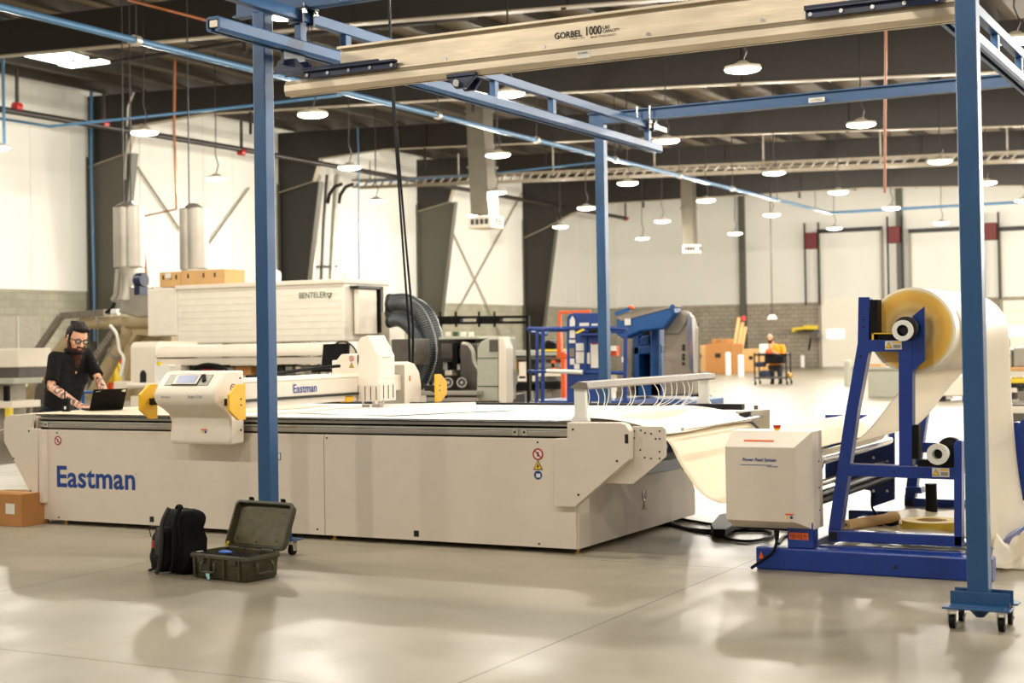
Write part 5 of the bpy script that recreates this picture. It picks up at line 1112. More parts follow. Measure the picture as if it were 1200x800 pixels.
MB().box(b.x+.0, b.x+.16, y0_, y1_+.12, z1c-.12, z1c-.08).build('door_rail', 'blackmetal', cab); MB().box(b.x+.0, b.x+.16, y1_+.05, y1_+.12, z0c+.12, z1c-.1).build('door_rail', 'blackmetal', cab)
mb = MB(); mb.box(b.x, b.x+.30, YM+dY*.62, YM+dY*.98, z0c-.02, z0c+.42); mb.build('duct_box', 'galv', bm_, bevel=.01)
for px in (404, 452, 300): p = aY(min(px, 402), 327, YM+ (0 if px < 410 else dY*.95)); MB().ring((p.x, p.y+.03, z1c+.06), (p.x, p.y+.05, z1c+.06), .045, .025, 16).build('lifting_eye', 'cream', bm_)
p = aY(350.5, 349.5, YM-.014); q = aY(382.5, 348, YM-.014); text('cabinet_lettering', 'BENTELER', 'inkgreen', cab, p, X_, Z_, .085, q.x-p.x, off=.0)
p = aY(386, 346.3, YM-.012); mt = MB(); mt.prism([p+V((-.05, 0, .04)), p+V((.05, 0, .04)), p+V((0, 0, -.045))], (0, -.004, 0)); mt.build('cabinet_emblem', 'inkgreen', cab)
mt = MB(); mt.prism([p+V((-.022, -.005, .026)), p+V((.022, -.005, .026)), p+V((0, -.005, -.012))], (0, -.003, 0)); mt.build('cabinet_emblem', 'cream2', cab)
mb = MB()
for x in (a.x+.1, b.x-.1):
    for y in (YM+.1, YM+dY-.1): mb.box(x-.06, x+.06, y-.06, y+.06, 0, z0c)
mb.build('leg', 'rack', bm_)
# cartons lying on the machine cabinet
for k, (x0, y0, x1, y1, m, lab) in enumerate(((187, 318, 212, 334, 'card2', 'left cardboard carton with white label on top of the cream machine cabinet'), (212, 315, 264, 333, 'card2', 'longer right cardboard carton on top of the cream machine cabinet'))):
    a1, b1 = aY(x0, y1, YM+.3), aY(x1, y0, YM+.3); r = root('carton', ((a1.x+b1.x)/2, YM+.6, z1c), lab, 'box')
    MB().box(a1.x, b1.x-.01, YM+.3, YM+.8, z1c+.02, b1.z).build('carton_body', m, r, bevel=.006)
    mb = MB(); [mb.box(a1.x+(b1.x-a1.x)*t, a1.x+(b1.x-a1.x)*t+.03, YM+.295, YM+.3, b1.z-.12, b1.z-.05) for t in (.15, .5, .75)]; mb.build('printed_mark', 'inkblack', r)
    if k == 0: decal('shipping_label', 'sticker', r, aY(197, 323, YM+.29), X_, Z_, .12, .08)
p = aY(323, 330, YM+.4); r = single('white_canister', MB().cyl((p.x, p.y, z1c+.02), (p.x, p.y, z1c+.16), .085, n=24).ball((p.x, p.y, z1c+.16), .085, .085, .06, 20), 'white', (p.x, p.y, z1c), 'white domed canister on top of the cream cabinet right of the left crane post', 'canister', smooth=True)
p = aY(165, 328, YM+.9); r = root('fan_motor', (p.x, p.y, p.z-.1), 'small dark blue motor beside the first spiral duct', 'motor'); MB().cyl(p-X_*.08, p+X_*.08, .12, n=20).build('motor_body', 'navy', r, bevel=.01); MB().box(p.x-.06, p.x+.06, p.y-.1, p.y+.1, p.z-.25, p.z-.1).build('motor_foot', 'navy', r)
# edge machine under it: long rounded hood
YE = 16.2
eb = root('edge_machine', (aY(280, 440, YE).x, YE+.4, 0), 'long cream machine with a rounded hood running behind the cutting table gantry', 'machine')
def hood(x0, x1, yt, yb, dep, m, name, r=.16):
    a, b = aY(x0, yb, YE), aY(x1, yt, YE); pr = [(YE, a.z), (YE, b.z-r)]+[(YE+r-r*math.cos(t), b.z-r+r*math.sin(t)) for t in [math.pi/2*k/6 for k in range(1, 7)]]+[(YE+dep, b.z), (YE+dep, a.z)]
    return MB().prism([(a.x, y, z) for y, z in pr], (b.x-a.x, 0, 0)).build(name, m, eb, bevel=.01, smooth=True)
hood(181, 395, 401, 419, .9, 'cream', 'hood', .14); pbox('hood_band', 'beige', eb, 182, 418, 395, 428, YE+.02, .8)
e1 = hood(153, 183, 400, 449, .9, 'cream', 'end_housing', .10)
MB().prism(P(((164.5, 448), (164.5, 438), (166, 434.5), (168, 433.5), (170, 434.5), (171.5, 438), (171.5, 448)), YE), (0, -.01, 0)).build('slot', 'slot', e1)
pbox('control_box', 'white', eb, 181, 427, 199, 460, YE-.1, .3, bevel=.01); pbox('control_box', 'cream', eb, 199, 428, 206, 456, YE-.1, .3, bevel=.01)
pbox('underside', 'slot', eb, 205, 428, 395, 437, YE+.3, .5); pbox('lower_body', 'greygreen', eb, 153, 470, 400, 500, YE+.1, .7)  # black block painted in for the shaded gap beneath the hood
MB().cyl(aY(150, 451.5, YE-.15), aY(205, 451.5, YE-.15), .04, n=14).build('roller', 'cream', eb, smooth=True)
pbox('lower_box', 'cream', eb, 133, 447, 150, 456, YE-.1, .3, bevel=.01)
for x0 in (153, 167, 181): pbox('lower_panel', 'cream', eb, x0, 464, x0+12, 476, YE, .1, bevel=.006)
for x0, x1, y0, y1, m in ((207, 218, 429, 440, 'card'), (222, 262, 427, 433, 'blackmetal'), (236, 248, 429, 436, 'red'), (275, 294, 429, 440, 'card'), (262, 274, 430, 436, 'chrome'), (320, 332, 430, 440, 'blackmetal'), (334, 342, 429, 438, 'chrome'), (346, 352, 429, 437, 'cream'), (356, 364, 429, 439, 'chrome'), (230, 236, 430, 434, 'inkgreen')): pbox('feed_unit', m, eb, x0, y0, x1, y1, YE+.15, .15, bevel=.01)
a, b = aY(403, 421, YE), aY(430, 398, YE); p = aY(402, 421, YE)
MB().cyl((p.x, YE+.0, p.z), (p.x, YE+.9, p.z), .235, n=40).build('drum_cover', 'cream', eb, smooth=True, bevel=.01)
MB().ring((p.x, YE-.01, p.z), (p.x, YE+.0, p.z), .245, .225, 40).build('drum_rim', 'slot', eb)
pbox('end_case', 'midgrey', eb, 459, 397, 480, 428, YE+.2, .5, bevel=.01); pbox('yellow_lamp', 'safetyyellow', eb, 184, 424, 187, 428, YE-.12, .05)
mb = MB()
for x in (aY(160, 470, YE).x, aY(300, 470, YE).x, aY(398, 470, YE).x): mb.box(x-.05, x+.05, YE+.2, YE+.7, 0, aY(300, 470, YE).z)
mb.build('leg', 'rack', eb)
MB().tube([aY(x, y, YE-.1) for x, y in ((225, 436), (232, 429), (245, 426.5), (262, 430), (268, 438))], .02, 8, 4).build('cable_loop', 'black', eb, smooth=True)
# monitor
mo = root('monitor', aY(392, 432, 14.5), 'black flat monitor seen from behind, between the gantry beam and the white machine', 'monitor')
MB().prism(P(((378.5, 403), (408, 402), (406, 430), (376, 432)), 14.5), (0, .05, 0)).build('monitor_case', 'black', mo, bevel=.008); p = aY(392, 425, 14.55); MB().box(p.x-.04, p.x+.04, 14.55, 14.62, 0, p.z).build('monitor_pole', 'blackmetal', mo); MB().box(p.x-.2, p.x+.2, 14.4, 14.8, 0, .03).build('monitor_base', 'blackmetal', mo)
# flexible hoses
def hose(pts, r, label, Y0):
    P0 = [aY(x, y, Y0+d) for x, y, d in pts]; rt = root('flexible_hose', P0[0], label, 'hose', None)
    Q = [P0[0]]+P0+[P0[-1]]; out = []
    for i in range(1, len(Q)-2):
        for k in range(10):
            t = k/10; a, b, c, d = Q[i-1], Q[i], Q[i+1], Q[i+2]; out.append(.5*((2*b)+(c-a)*t+(2*a-5*b+4*c-d)*t*t+(-a+3*b-3*c+d)*t**3))
    out.append(P0[-1])
    # resample for ribs
    fine = []
    for a, b in zip(out[:-1], out[1:]):
        for k in range(3): fine.append(a.lerp(b, k/3))
    MB().tube(fine, [r*(1+.05*(k % 2)) for k in range(len(fine))], 18).build('hose_wall', 'hose', rt, smooth=True)
    mb = MB()
    for k in range(1, len(fine)-1, 3):
        d = (fine[k+1]-fine[k-1]).normalized(); mb.ring(fine[k]-d*.004, fine[k]+d*.004, r*1.07, r*.98, 18)
    o = mb.build('hose_wire', 'hosewire', rt); o['kind'] = 'stuff'
    MB().ring(P0[0]-(P0[1]-P0[0]).normalized()*.02, P0[0]+(P0[1]-P0[0]).normalized()*.03, r*1.15, r*.9, 20).build('hose_cuff', 'slot', rt)
hose(((457, 357, 0), (474, 356, 0), (490, 367, 0), (501, 390, 0), (504, 415, 0), (497, 440, 0), (487, 454, 0)), .098, 'ribbed grey hose with the widest outer arc, nearest of the hoses', YM-.2)
hose(((457, 366, .35), (470, 365, .35), (481, 376, .35), (489, 396, .3), (491, 420, .3), (486, 440, .3), (480, 452, .3)), .10, 'ribbed grey hose running just inside the outer arc', YM-.2)
hose(((457, 376, -.1), (470, 376, -.1), (484, 388, -.1), (490, 402, -.1), (487, 416, -.1), (474, 421, -.1)), .085, 'short ribbed grey hose curling back toward the dark case', YM-.2)
hose(((457, 352, .8), (478, 352, .8), (500, 366, .8), (511, 392, .8), (513, 418, .8), (505, 446, .8)), .09, 'rearmost ribbed grey hose arching over the others', YM-.2)
# dark open machine with curved cover
YD = 17.0
dm = root('planer_machine', (aY(550, 470, YD).x, YD+.4, 0), 'dark open machine with a curved grey green end cover, right of the flexible hoses', 'machine')
pbox('machine_case', 'blackmetal', dm, 514, 397, 557, 470, YD+.5, .5, bevel=.01); pbox('top_plate', 'greygreen', dm, 514, 394, 560, 398, YD+.1, .9, bevel=.01)
pbox('side_plate', 'midgrey', dm, 540, 402, 559, 458, YD+.1, .4, bevel=.01)
for x in (525, 541): 
    MB().cyl(aY(x, 448, YD-.12), aY(x, 448, YD+.1), .062, n=24).build('hand_wheel', 'midgrey', dm); MB().ring(aY(x, 448, YD-.14), aY(x, 448, YD-.11), .068, .05, 28).build('wheel_rim', 'chrome', dm); MB().cyl(aY(x, 448, YD-.145), aY(x, 448, YD-.12), .022, n=12).build('wheel_hub', 'chrome', dm)
for x0, y0, x1, y1, m in ((517, 402, 530, 420, 'midgrey'), (519, 424, 524, 434, 'chrome'), (530, 405, 536, 432, 'black'), (535, 426, 539, 434, 'chrome'), (521, 434, 529, 440, 'cream'), (538, 408, 548, 420, 'hose')): pbox('machine_unit', m, dm, x0, y0, x1, y1, YD+.2, .25, bevel=.01)
MB().tube([aY(x, y, YD) for x, y in ((542, 403), (549, 404), (554, 412), (556, 424), (562, 435), (565, 446))], .03, 10, 4).build('feed_hose', 'galv', dm, smooth=True)
MB().prism(P(((558, 470), (559, 408), (563, 400), (572, 396), (584, 395), (584, 470)), YD-.1), (0, .5, 0)).build('curved_cover', 'greygreen', dm, bevel=.02)
MB().prism(P(((584, 470), (584, 395), (589, 395), (593, 408), (593.5, 472), (588, 473)), YD-.12), (0, .2, 0)).build('end_cover', 'cream', dm, bevel=.015)
pbox('dark_window', 'midgrey', dm, 573.5, 398, 582.5, 412, YD-.115, .02); 
mb = MB(); pmb(mb, 560, 419, 584, 420, YD-.105, .01); pmb(mb, 560, 452, 584, 453, YD-.105, .01); mb.build('panel_joint', 'slot', dm)
pbox('machine_bed', 'steelgrey', dm, 470, 458, 558, 463, YD-.3, .3, bevel=.01); pbox('machine_base', 'midgrey', dm, 500, 463, 590, 500, YD+.1, .6)
pbox('side_rail', 'steelgrey', dm, 500, 466, 556, 470, YD-.5, .1); MB().cyl(aY(596, 442, YD+.1), aY(602, 442, YD+.1), .12, n=24).build('blade_disc', 'galv', dm)
for k in range(4): p = aY(525+k*9, 393, YD+.4); MB().cyl((p.x, p.y, p.z-.01), (p.x, p.y, p.z+.05), .04, n=12).build('top_cap', ['cream', 'inkgreen', 'cream', 'cream'][k], dm)
# black pipe portal
YP = 23.0
pp = root('pipe_portal', (aY(560, 470, YP).x, YP, 0), 'black double-rail portal frame with clamps in front of the side wall columns', 'frame')
for y in (371.5, 378): MB().bar(aY(504, y+.6, YP), aY(619, y-.4, YP), .045, .045).build('rail', 'black', pp)
for x in (618.5, 504): 
    t = aY(x, 371, YP); MB().box(t.x-.03, t.x+.03, YP-.03, YP+.03, 0, t.z+.02).build('upright', 'black', pp)
for x0, x1 in ((514, 539), (558, 586)): pbox('clamp_block', 'black', pp, x0, 370, x1, 379.5, YP-.06, .12, bevel=.01)
for x in (516, 534, 561, 579): pbox('clamp_rod', 'black', pp, x-.8, 365, x+.8, 383, YP-.08, .03)
# long bench with wheels behind, left of the lift
YN = 26.0
nb = root('conveyor_bench', (aY(620, 440, YN).x, YN, 0), 'low grey machine bench with dark rollers behind the black portal and blue basket', 'bench')
pbox('bench_top', 'greygreen', nb, 593, 410, 668, 417, YN, .9, bevel=.01)
for x0, y0, x1, y1, m in ((596, 420, 606, 436, 'brass'), (608, 424, 616, 444, 'cream'), (618, 420, 624, 450, 'blackmetal'), (596, 440, 626, 447, 'cream'), (598, 448, 622, 458, 'black'), (630, 425, 656, 431, 'chrome'), (630, 436, 662, 441, 'cream'), (632, 447, 656, 456, 'black'), (646, 422, 650, 436, 'orange'), (600, 418, 660, 422, 'midgrey')): pbox('bench_unit', m, nb, x0, y0, x1, y1, YN-.1, .5, bevel=.01)
p0 = aY(610, 455, YN); 
mb = MB()
for x in (600, 624, 640, 660): t = aY(x, 417, YN); mb.box(t.x-.05, t.x+.05, YN+.1, YN+.8, 0, t.z)
mb.build('leg', 'rack', nb)
# ---------------------------------------------------------------- boom lift
YL = 17.3
bl = root('boom_lift', (aY(700, 470, YL).x, YL+2, 0), 'blue boom lift with work basket, control panel and two grey counterweight covers', 'lift')
rails = []
mb = MB(); Q = lambda x, y, d=0: aY(x, y, YL+d)
mb.tube([Q(619, 385), Q(640, 385.5), Q(700, 383.5), Q(735, 386)], .028, 10); mb.tube([Q(619, 385), Q(622, 389, .1), Q(640, 392, .5), Q(642, 388, .6)], .022, 8); mb.tube([Q(640, 387, .7), Q(680, 387, .7), Q(736, 389, .7)], .022, 8)
mb.tube([Q(619, 435), Q(640, 435), Q(735, 437)], .024, 8)
for x, y1 in ((629.5, 472), (636.5, 472), (687, 435), (733, 472)): mb.tube([Q(x, 385), Q(x-.5, y1)], .026 if x > 630 else .022, 8)
mb.build('basket_rail', 'basketblue', bl, smooth=True)
pbox('basket_floor', 'basketblue', bl, 620, 469.5, 740, 477, YL, .9, bevel=.01); MB().tube([Q(641, 434.5, -.03), Q(683, 436, -.03)], .03, 8).build('padding', 'sticker', bl, smooth=True)
cp0 = MB().prism([Q(*t) for t in ((664, 472), (664, 372), (667, 368), (672, 366.5), (708, 367), (712, 376), (712, 472))], (0, .10, 0)).build('control_panel', 'basketblue', bl, bevel=.01)
MB().prism([V(Q(*t))-Y_*.01 for t in ((668, 396), (668, 375), (671, 370), (674, 375), (674, 396))], (0, .01, 0)).build('panel_window', 'sticker', cp0)
for x0, y0, x1, y1, m in ((679, 378, 690, 382, 'sticker'), (693, 379, 700, 382, 'sticker'), (668, 386, 673, 394, 'sticker'), (667, 398, 674, 402, 'sticker'), (667.5, 408, 673, 418, 'grey'), (668, 420, 673, 427, 'sticker'), (675, 402, 684, 411, 'sticker'), (675, 412, 685.5, 425.5, 'sticker'), (673, 426, 679, 432.5, 'sticker'), (688, 413, 691, 426, 'sticker'), (692.5, 402, 700.5, 431, 'sticker'), (693, 402, 700, 403.6, 'red'), (715, 405, 722, 411, 'sticker')):
    pbox('decal', m, cp0, x0, y0, x1, y1, YL-.012-(.004 if m == 'red' else 0), .012)
pbox('panel_shelf', 'basketblue', bl, 674, 390, 712, 393, YL-.15, .16); MB().bar(Q(675, 391, -.1), Q(684, 386, -.1), .05, .03).build('yellow_manual', 'safetyyellow', bl)
pbox('controller', 'black', bl, 690, 385, 702, 391, YL-.1, .1, bevel=.02); pbox('basket_label', 'greygreen', bl, 621, 470.5, 632, 474, YL-.01, .01); pbox('basket_label', 'greygreen', bl, 693, 470.5, 702, 474, YL-.01, .01)
pbox('orange_bracket', 'orange', bl, 715, 405, 722, 417, YL+.1, .1)
MB().cyl(Q(676, 457, .4), Q(690, 458, .4), .19, n=28).build('front_tyre', 'black', bl, bevel=.03)
MB().prism([Q(*t, 1.4) for t in ((722, 392), (722, 373), (788, 359), (791, 366), (777, 385), (750, 388), (730, 397))], (0, .28, 0)).build('boom_arm', 'liftblue', bl, bevel=.02)
MB().prism([Q(*t, 1.39) for t in ((722, 371), (788, 358), (790, 359.5), (728, 376))], (0, .30, 0)).build('boom_top', 'liftgrey', bl)
MB().cyl(Q(788, 359.5, 1.35), Q(788, 359.5, 1.75), .035, n=16).build('boom_pin', 'liftblue', bl); MB().bar(Q(722, 368, 1.5), Q(738, 362, 1.5), .08, .05).build('jib_link', 'liftblue', bl)
pbox('beacon', 'orange', bl, 735, 358, 741, 362.5, YL+1.5, .1, bevel=.02); decal('boom_logo', 'sticker', bl, Q(735.5, 377, 1.38), X_, Z_, .09, .09)
# turret frame between the covers
mb = MB(); d = 1.9
for t in ([(742, 394), (749, 392), (749, 472), (742, 472)], [(762, 375), (773, 372), (776, 472), (762, 472)], [(742, 406), (775, 403), (775, 413), (742, 416)], [(742, 448), (775, 448), (775, 472), (742, 472)], [(749, 396), (760, 392), (760, 404), (749, 406)]): mb.prism([Q(x, y, d) for x, y in t], (0, .35, 0))
mb.build('turret_frame', 'liftblue', bl, bevel=.015)
MB().prism([Q(x, y, 2.3) for x, y in ((742, 385), (790, 365), (790, 475), (742, 475))], (0, .2, 0)).build('turret_core', 'black', bl)
MB().cyl(Q(768, 376, 1.85), Q(768, 450, 1.85), .07, n=16).build('lift_cylinder', 'liftblue', bl)
MB().prism([Q(x, y, 2.0) for x, y in ((722, 395), (727, 390), (742, 387), (742, 475), (722, 475))], (0, .7, 0)).build('counterweight_cover', 'liftgrey', bl, bevel=.03)
decal('cover_label', 'sticker', bl, Q(731, 421, 1.98), X_, Z_, .07, .08)
g = MB().prism([Q(x, y, 1.6) for x, y in ((777, 388), (781, 363.5), (801, 363.5), (808, 372), (812, 385), (812, 463), (777, 466))], (0, .25, 0)).build('counterweight_cover', 'liftgrey', bl, bevel=.04)
MB().prism([Q(x, y, 1.57) for x, y in ((778, 391), (783, 367), (800, 367), (806, 374), (796, 391))], (0, .04, 0)).build('cover_bevel', 'grey', g, bevel=.01)
mb = MB(); [mb.cyl(Q(801, y, 1.585), Q(801, y, 1.6), .022, n=12) for y in (405, 409, 416, 420, 426)]; mb.build('vent_hole', 'slot', g)
MB().prism([Q(x, y, 1.55) for x, y in ((806, 366), (811, 372), (813, 440), (808, 430), (805, 390))], (0, .1, 0)).build('chrome_trim', 'chrome', g)
pbox('chassis', 'liftblue', bl, 726, 470, 800, 486, YL+1.2, 1.6, bevel=.02); pbox('cover_skirt', 'grey', bl, 722, 458, 742, 466, YL+1.9, .05); pbox('white_sill', 'white', bl, 733, 464, 806, 467, YL+1.4, .06)
for x in (700, 758):
    p = Q(x, 470, 1.2); MB().cyl((p.x, YL+1.0, .34), (p.x, YL+1.25, .34), .34, n=32).build('tyre', 'black', bl, bevel=.04); MB().cyl((p.x, YL+2.9, .34), (p.x, YL+3.15, .34), .34, n=32).build('tyre', 'black', bl, bevel=.04)
# orange hoist frame behind the basket
YO = 21.0
oh = root('shop_crane', (aY(655, 470, YO).x, YO, 0), 'orange engine hoist behind the blue basket', 'hoist')
mb = MB(); mb.bar(aY(656, 366, YO), aY(656, 388, YO), .05, .05); mb.bar(aY(655, 366, YO), aY(692, 365, YO), .05, .05); mb.build('boom', 'orange', oh, bevel=.01)
mb = MB(); mb.prism([aY(x, y, YO) for x, y in ((652, 420), (653, 388), (656, 386), (657.5, 412), (664, 414), (664, 420))], (0, .1, 0)); t = aY(660, 420, YO); mb.box(t.x-.05, t.x+.02, YO, YO+.1, .1, t.z); mb.box(t.x-.15, t.x+.6, YO-.3, YO-.2, .05, .15); mb.box(t.x-.15, t.x-.05, YO-.3, YO+.5, .05, .15); mb.build('frame', 'orange', oh, bevel=.01)
p = aY(653, 460, YO); MB().cyl((p.x-.06, YO-.2, .2), (p.x+.03, YO-.2, .2), .2, n=24).build('wheel', 'kraft', oh)
bn = root('black_bin', (aY(643, 410, YN-.3).x, YN+.2, aY(643, 410, YN).z), 'black plastic bin with yellow edge standing on the grey machine bench', 'bin'); MB().prism([aY(x, y, YN) for x, y in ((634, 410), (636, 401), (641, 398), (651, 402), (652, 410))], (0, .4, 0)).build('bin_body', 'black', bn, bevel=.03); pbox('yellow_edge', 'safetyyellow', bn, 632, 409, 652, 411.5, YN-.02, .42)
# ---------------------------------------------------------------- left side machinery
YS = 21.0
tm = root('duct_machine', (aY(120, 440, YS).x, YS+.5, 0), 'tan dust collection machine with sloping pipes and grey drag chains behind the bearded person', 'machine')
def S(x, y, d=0): return aY(x, y, YS+d)
MB().tube([S(24, 476), S(40, 452), S(92, 383), S(100, 377), S(128, 377), S(190, 376)], .135, 20).build('tan_pipe', 'tan', tm, smooth=True)
MB().tube([S(108, 466), S(146, 393), S(152, 384)], .135, 20).build('tan_pipe', 'tan', tm, smooth=True)
mb = MB()
for x, y in ((64, 420), (120, 377), (44, 447), (135, 414)): mb.ring(S(x-1.2, y+1.6), S(x+1.2, y-1.6), .15, .12, 20)
mb.build('pipe_band', 'galv', tm)
def chain(pts, name='drag_chain'):
    mb = MB(); n = 0
    for a, b in zip(pts[:-1], pts[1:]):
        L = (b-a).length; k = int(L/.07)
        for i in range(k): mb.bar(a.lerp(b, i/k), a.lerp(b, (i+.8)/k), .10, .12)
    o = mb.build(name, 'grey', tm); return o
chain([S(26, 436, -.2), S(72, 370, -.2), S(124, 366, -.2)]); chain([S(108, 424, -.2), S(137, 384, -.2)])
MB().box(S(143, 400).x, S(192, 400).x, YS+.2, YS+1.2, 0, S(170, 378).z).build('machine_body', 'tan', tm, bevel=.02)
MB().prism([S(x, y, -.02) for x, y in ((145, 372), (180, 372), (180, 395), (160, 392), (152, 405), (145, 470))], (0, .25, 0)).build('machine_hopper', 'tan', tm, bevel=.01)
MB().tube([S(129, 381, -.3), S(137, 392, -.3), S(140, 410, -.3), S(145, 420, -.3), S(141, 440, -.3)], .03, 8, 4).build('white_hose', 'white', tm, smooth=True); MB().cyl(S(132, 365.5, -.3), S(139, 365.5, -.3), .06, n=16).build('white_cap', 'white', tm)
MB().tube([S(124, 366, -.25), S(132, 360, -.25), S(137, 345, -.25), S(139, 338, -.25)], .03, 8, 4).build('black_cable', 'black', tm, smooth=True)
MB().ball(S(21, 442, -.3), .10, .06, .07).build('yellow_lamp', 'safetyyellow', tm, smooth=True); MB().bar(S(20, 444, -.3), S(30, 452, -.3), .10, .05).build('lamp_shade', 'white', tm); MB().ball(S(46, 443, -.3), .07).build('yellow_lamp', 'safetyyellow', tm, smooth=True)
pbox('grey_cover', 'grey', tm, 25, 444, 34, 490, YS+.1, .4, bevel=.03)
# left edge cabinets
lc = root('machine_console', (aY(8, 440, 17).x, 17.3, 0), 'pale cabinet with a dark lower band at the left edge behind the bearded person', 'cabinet')
pbox('upper_cabinet', 'cream', lc, -20, 408, 21.5, 431, 17, .7, bevel=.02); pbox('dark_band', 'midgrey', lc, -20, 431, 22, 443, 17.02, .6); pbox('side_knob', 'blackmetal', lc, 21.5, 413, 26, 421, 17.2, .12, bevel=.03); pbox('lower_tray', 'greygreen', lc, -20, 443, 16, 450, 16.9, .6, bevel=.01); pbox('lower_tray', 'cream', lc, -20, 470, 14, 478, 16.9, .6, bevel=.01)
pbox('yellow_post', 'safetyyellow', lc, 6, 478, 11, 494, 16.85, .08); pbox('leg', 'rack', lc, -20, 450, 8, 530, 17.2, .4); pbox('cable', 'black', lc, 4, 452, 9, 470, 16.9, .05)
wp = root('wall_panel', (XW+.3, 33, 1.2), 'large pale flat panel leaning on the block wall at the left edge', 'panel')
a, b = aX(-30, 375, XW+.15), aX(46, 371, XW+.15); MB().box(XW+.08, XW+.2, a.y, b.y, 0, b.z).build('panel_sheet', 'rack', wp); t = aX(19, 372, XW+.15).y; MB().box(XW+.2, XW+.22, t-.03, t+.03, 0, b.z).build('panel_joint', 'greygreen', wp)
# hi-vis clothing on a rack
for k, (x0, y0, x1, y1, m, lab) in enumerate(((133, 380, 143, 400, 'orange', 'small orange jacket hanging by the tan pipe'), (128, 410, 139, 448, 'safetyyellow', 'yellow safety vest hanging below the sloping tan pipe'), (136, 402, 145, 426, 'orange', 'orange safety vest behind the yellow one'), (126, 446, 137, 462, 'orange', 'orange bundle low behind the laptop'))):
    c = aY((x0+x1)/2, y1, YS+1.4+.2*k); a, b = aY(x0, y1, YS+1.4+.2*k), aY(x1, y0, YS+1.4+.2*k); w_ = b.x-a.x; h_ = b.z-a.z
    single('safety_garment', MB().grid(lambda u, v: (a.x+w_*(.5+(u-.5)*(1-.45*v**3)), c.y+.05*math.sin(u*14+v*3), a.z+h_*(v-.15*abs(u-.5)*v)), 16, 14), m, (c.x, c.y, a.z), lab, 'garment', smooth=True, thick=.03)
gr = root('garment_rack', (aY(134, 430, 23).x, 23.0, 0), 'dark rail rack holding safety clothing behind the tan pipes', 'rack'); t = aY(134, 378, 23)
mb = MB(); mb.box(t.x-.5, t.x+.5, 22.98, 23.02, t.z, t.z+.04); mb.box(t.x-.5, t.x-.46, 22.98, 23.02, 0, t.z); mb.box(t.x+.46, t.x+.5, 22.98, 23.02, 0, t.z); mb.build('rail', 'blackmetal', gr)
bb = root('dark_drum', (aY(60, 460, 20).x, 20, 0), 'dark wrapped bundle standing between the person and the tan pipe', 'bundle'); MB().prism([aY(x, y, 19.6) for x, y in ((36, 490), (40, 452), (48, 444), (60, 450), (66, 490))], (0, .5, 0)).build('bundle_wrap', 'midgrey', bb, bevel=.05); t = aY(50, 490, 19.6); MB().box(t.x-.3, t.x+.3, 19.6, 20.1, 0, t.z+.02).build('bundle_base', 'blackmetal', bb)
ba = root('blue_chair', (aY(103, 465, 13.5).x, 13.5, 0), 'blue tubular frame just behind the typing person', 'trolley'); MB().tube([aY(x, y, 13.5) for x, y in ((97, 500), (97, 462), (99, 459), (112, 459.5), (115, 463), (115, 500))], .02, 10).build('tube_frame', 'liftblue', ba, smooth=True); mb = MB(); [mb.tube([aY(x, 498, 13.5), V((aY(x, 498, 13.5).x, 13.5, 0))], .02, 8) for x in (97, 115)]; mb.build('leg', 'liftblue', ba)
# spiral ducts
for (x0, x1, yt, yb, lab) in ((134.5, 165, 241, 314, 'fat spiral galvanised duct in front of the nearest grey column'), (212, 240.5, 243, 316, 'second spiral galvanised duct, above the cartons on the cream cabinet')):
    Yd = YM+1.2; a, b = aY(x0, yb, Yd), aY(x1, yt, Yd); r_s = (b.x-a.x)/2*.93; cx = (a.x+b.x)/2
    rt = root('spiral_duct', (cx, Yd, a.z), lab, 'duct'); n = 12
    for dx in ((-.42, -.05, .36) if x0 < 200 else (-.3, .28)):
        MB().tube([(cx+dx*r_s*1.1, Yd+abs(dx)*.1, a.z+(b.z-a.z)*t/40) for t in range(41)], [r_s*(.62 if x0 < 200 else .72)*(1+.012*(t % 2)) for t in range(41)], 24).build('duct_tube', 'galv', rt, smooth=True)
    mb = MB(); [mb.cyl((cx-r_s*.3, Yd, b.z+.0), (cx-r_s*.3, Yd, deck_z(cx)-.01), .012, n=8)]
    if x0 < 200: mb.cyl((cx+r_s*.3, Yd, b.z), (cx+r_s*.3, Yd, deck_z(cx)-.01), .012, n=8)
    mb.build('hanger_wire', 'blackmetal', rt, smooth=True)
    MB().cyl((cx, Yd, b.z), (cx, Yd, b.z+.08), r_s*.8, r_s*.3, 24).build('duct_cap', 'galv', rt, smooth=True)
    if x0 < 200:
        MB().tube([(cx, Yd, a.z), (cx+.02, Yd, a.z-.12), (cx+.02, Yd, a.z-.35), (cx-.0, Yd, a.z-.55)], [r_s*.62, r_s*.5, r_s*.5, r_s*.62], 24).build('duct_reducer', 'galv', rt, smooth=True)
        MB().tube([aY(x, y, Yd) for x, y in ((139, 315), (137, 345), (133, 352))], .06, 10).build('side_pipe', 'galv', rt, smooth=True)
        MB().prism([aY(x, y, Yd-.1) for x, y in ((152, 334), (180, 336), (180, 370), (160, 372), (138, 366), (143, 350))], (0, .4, 0)).build('transition_hood', 'galv', rt, bevel=.03)
    else: MB().cyl((cx, Yd-.0, z1c), (cx, Yd, a.z), r_s*.8, n=24).build('duct_collar', 'galv', rt, smooth=True)
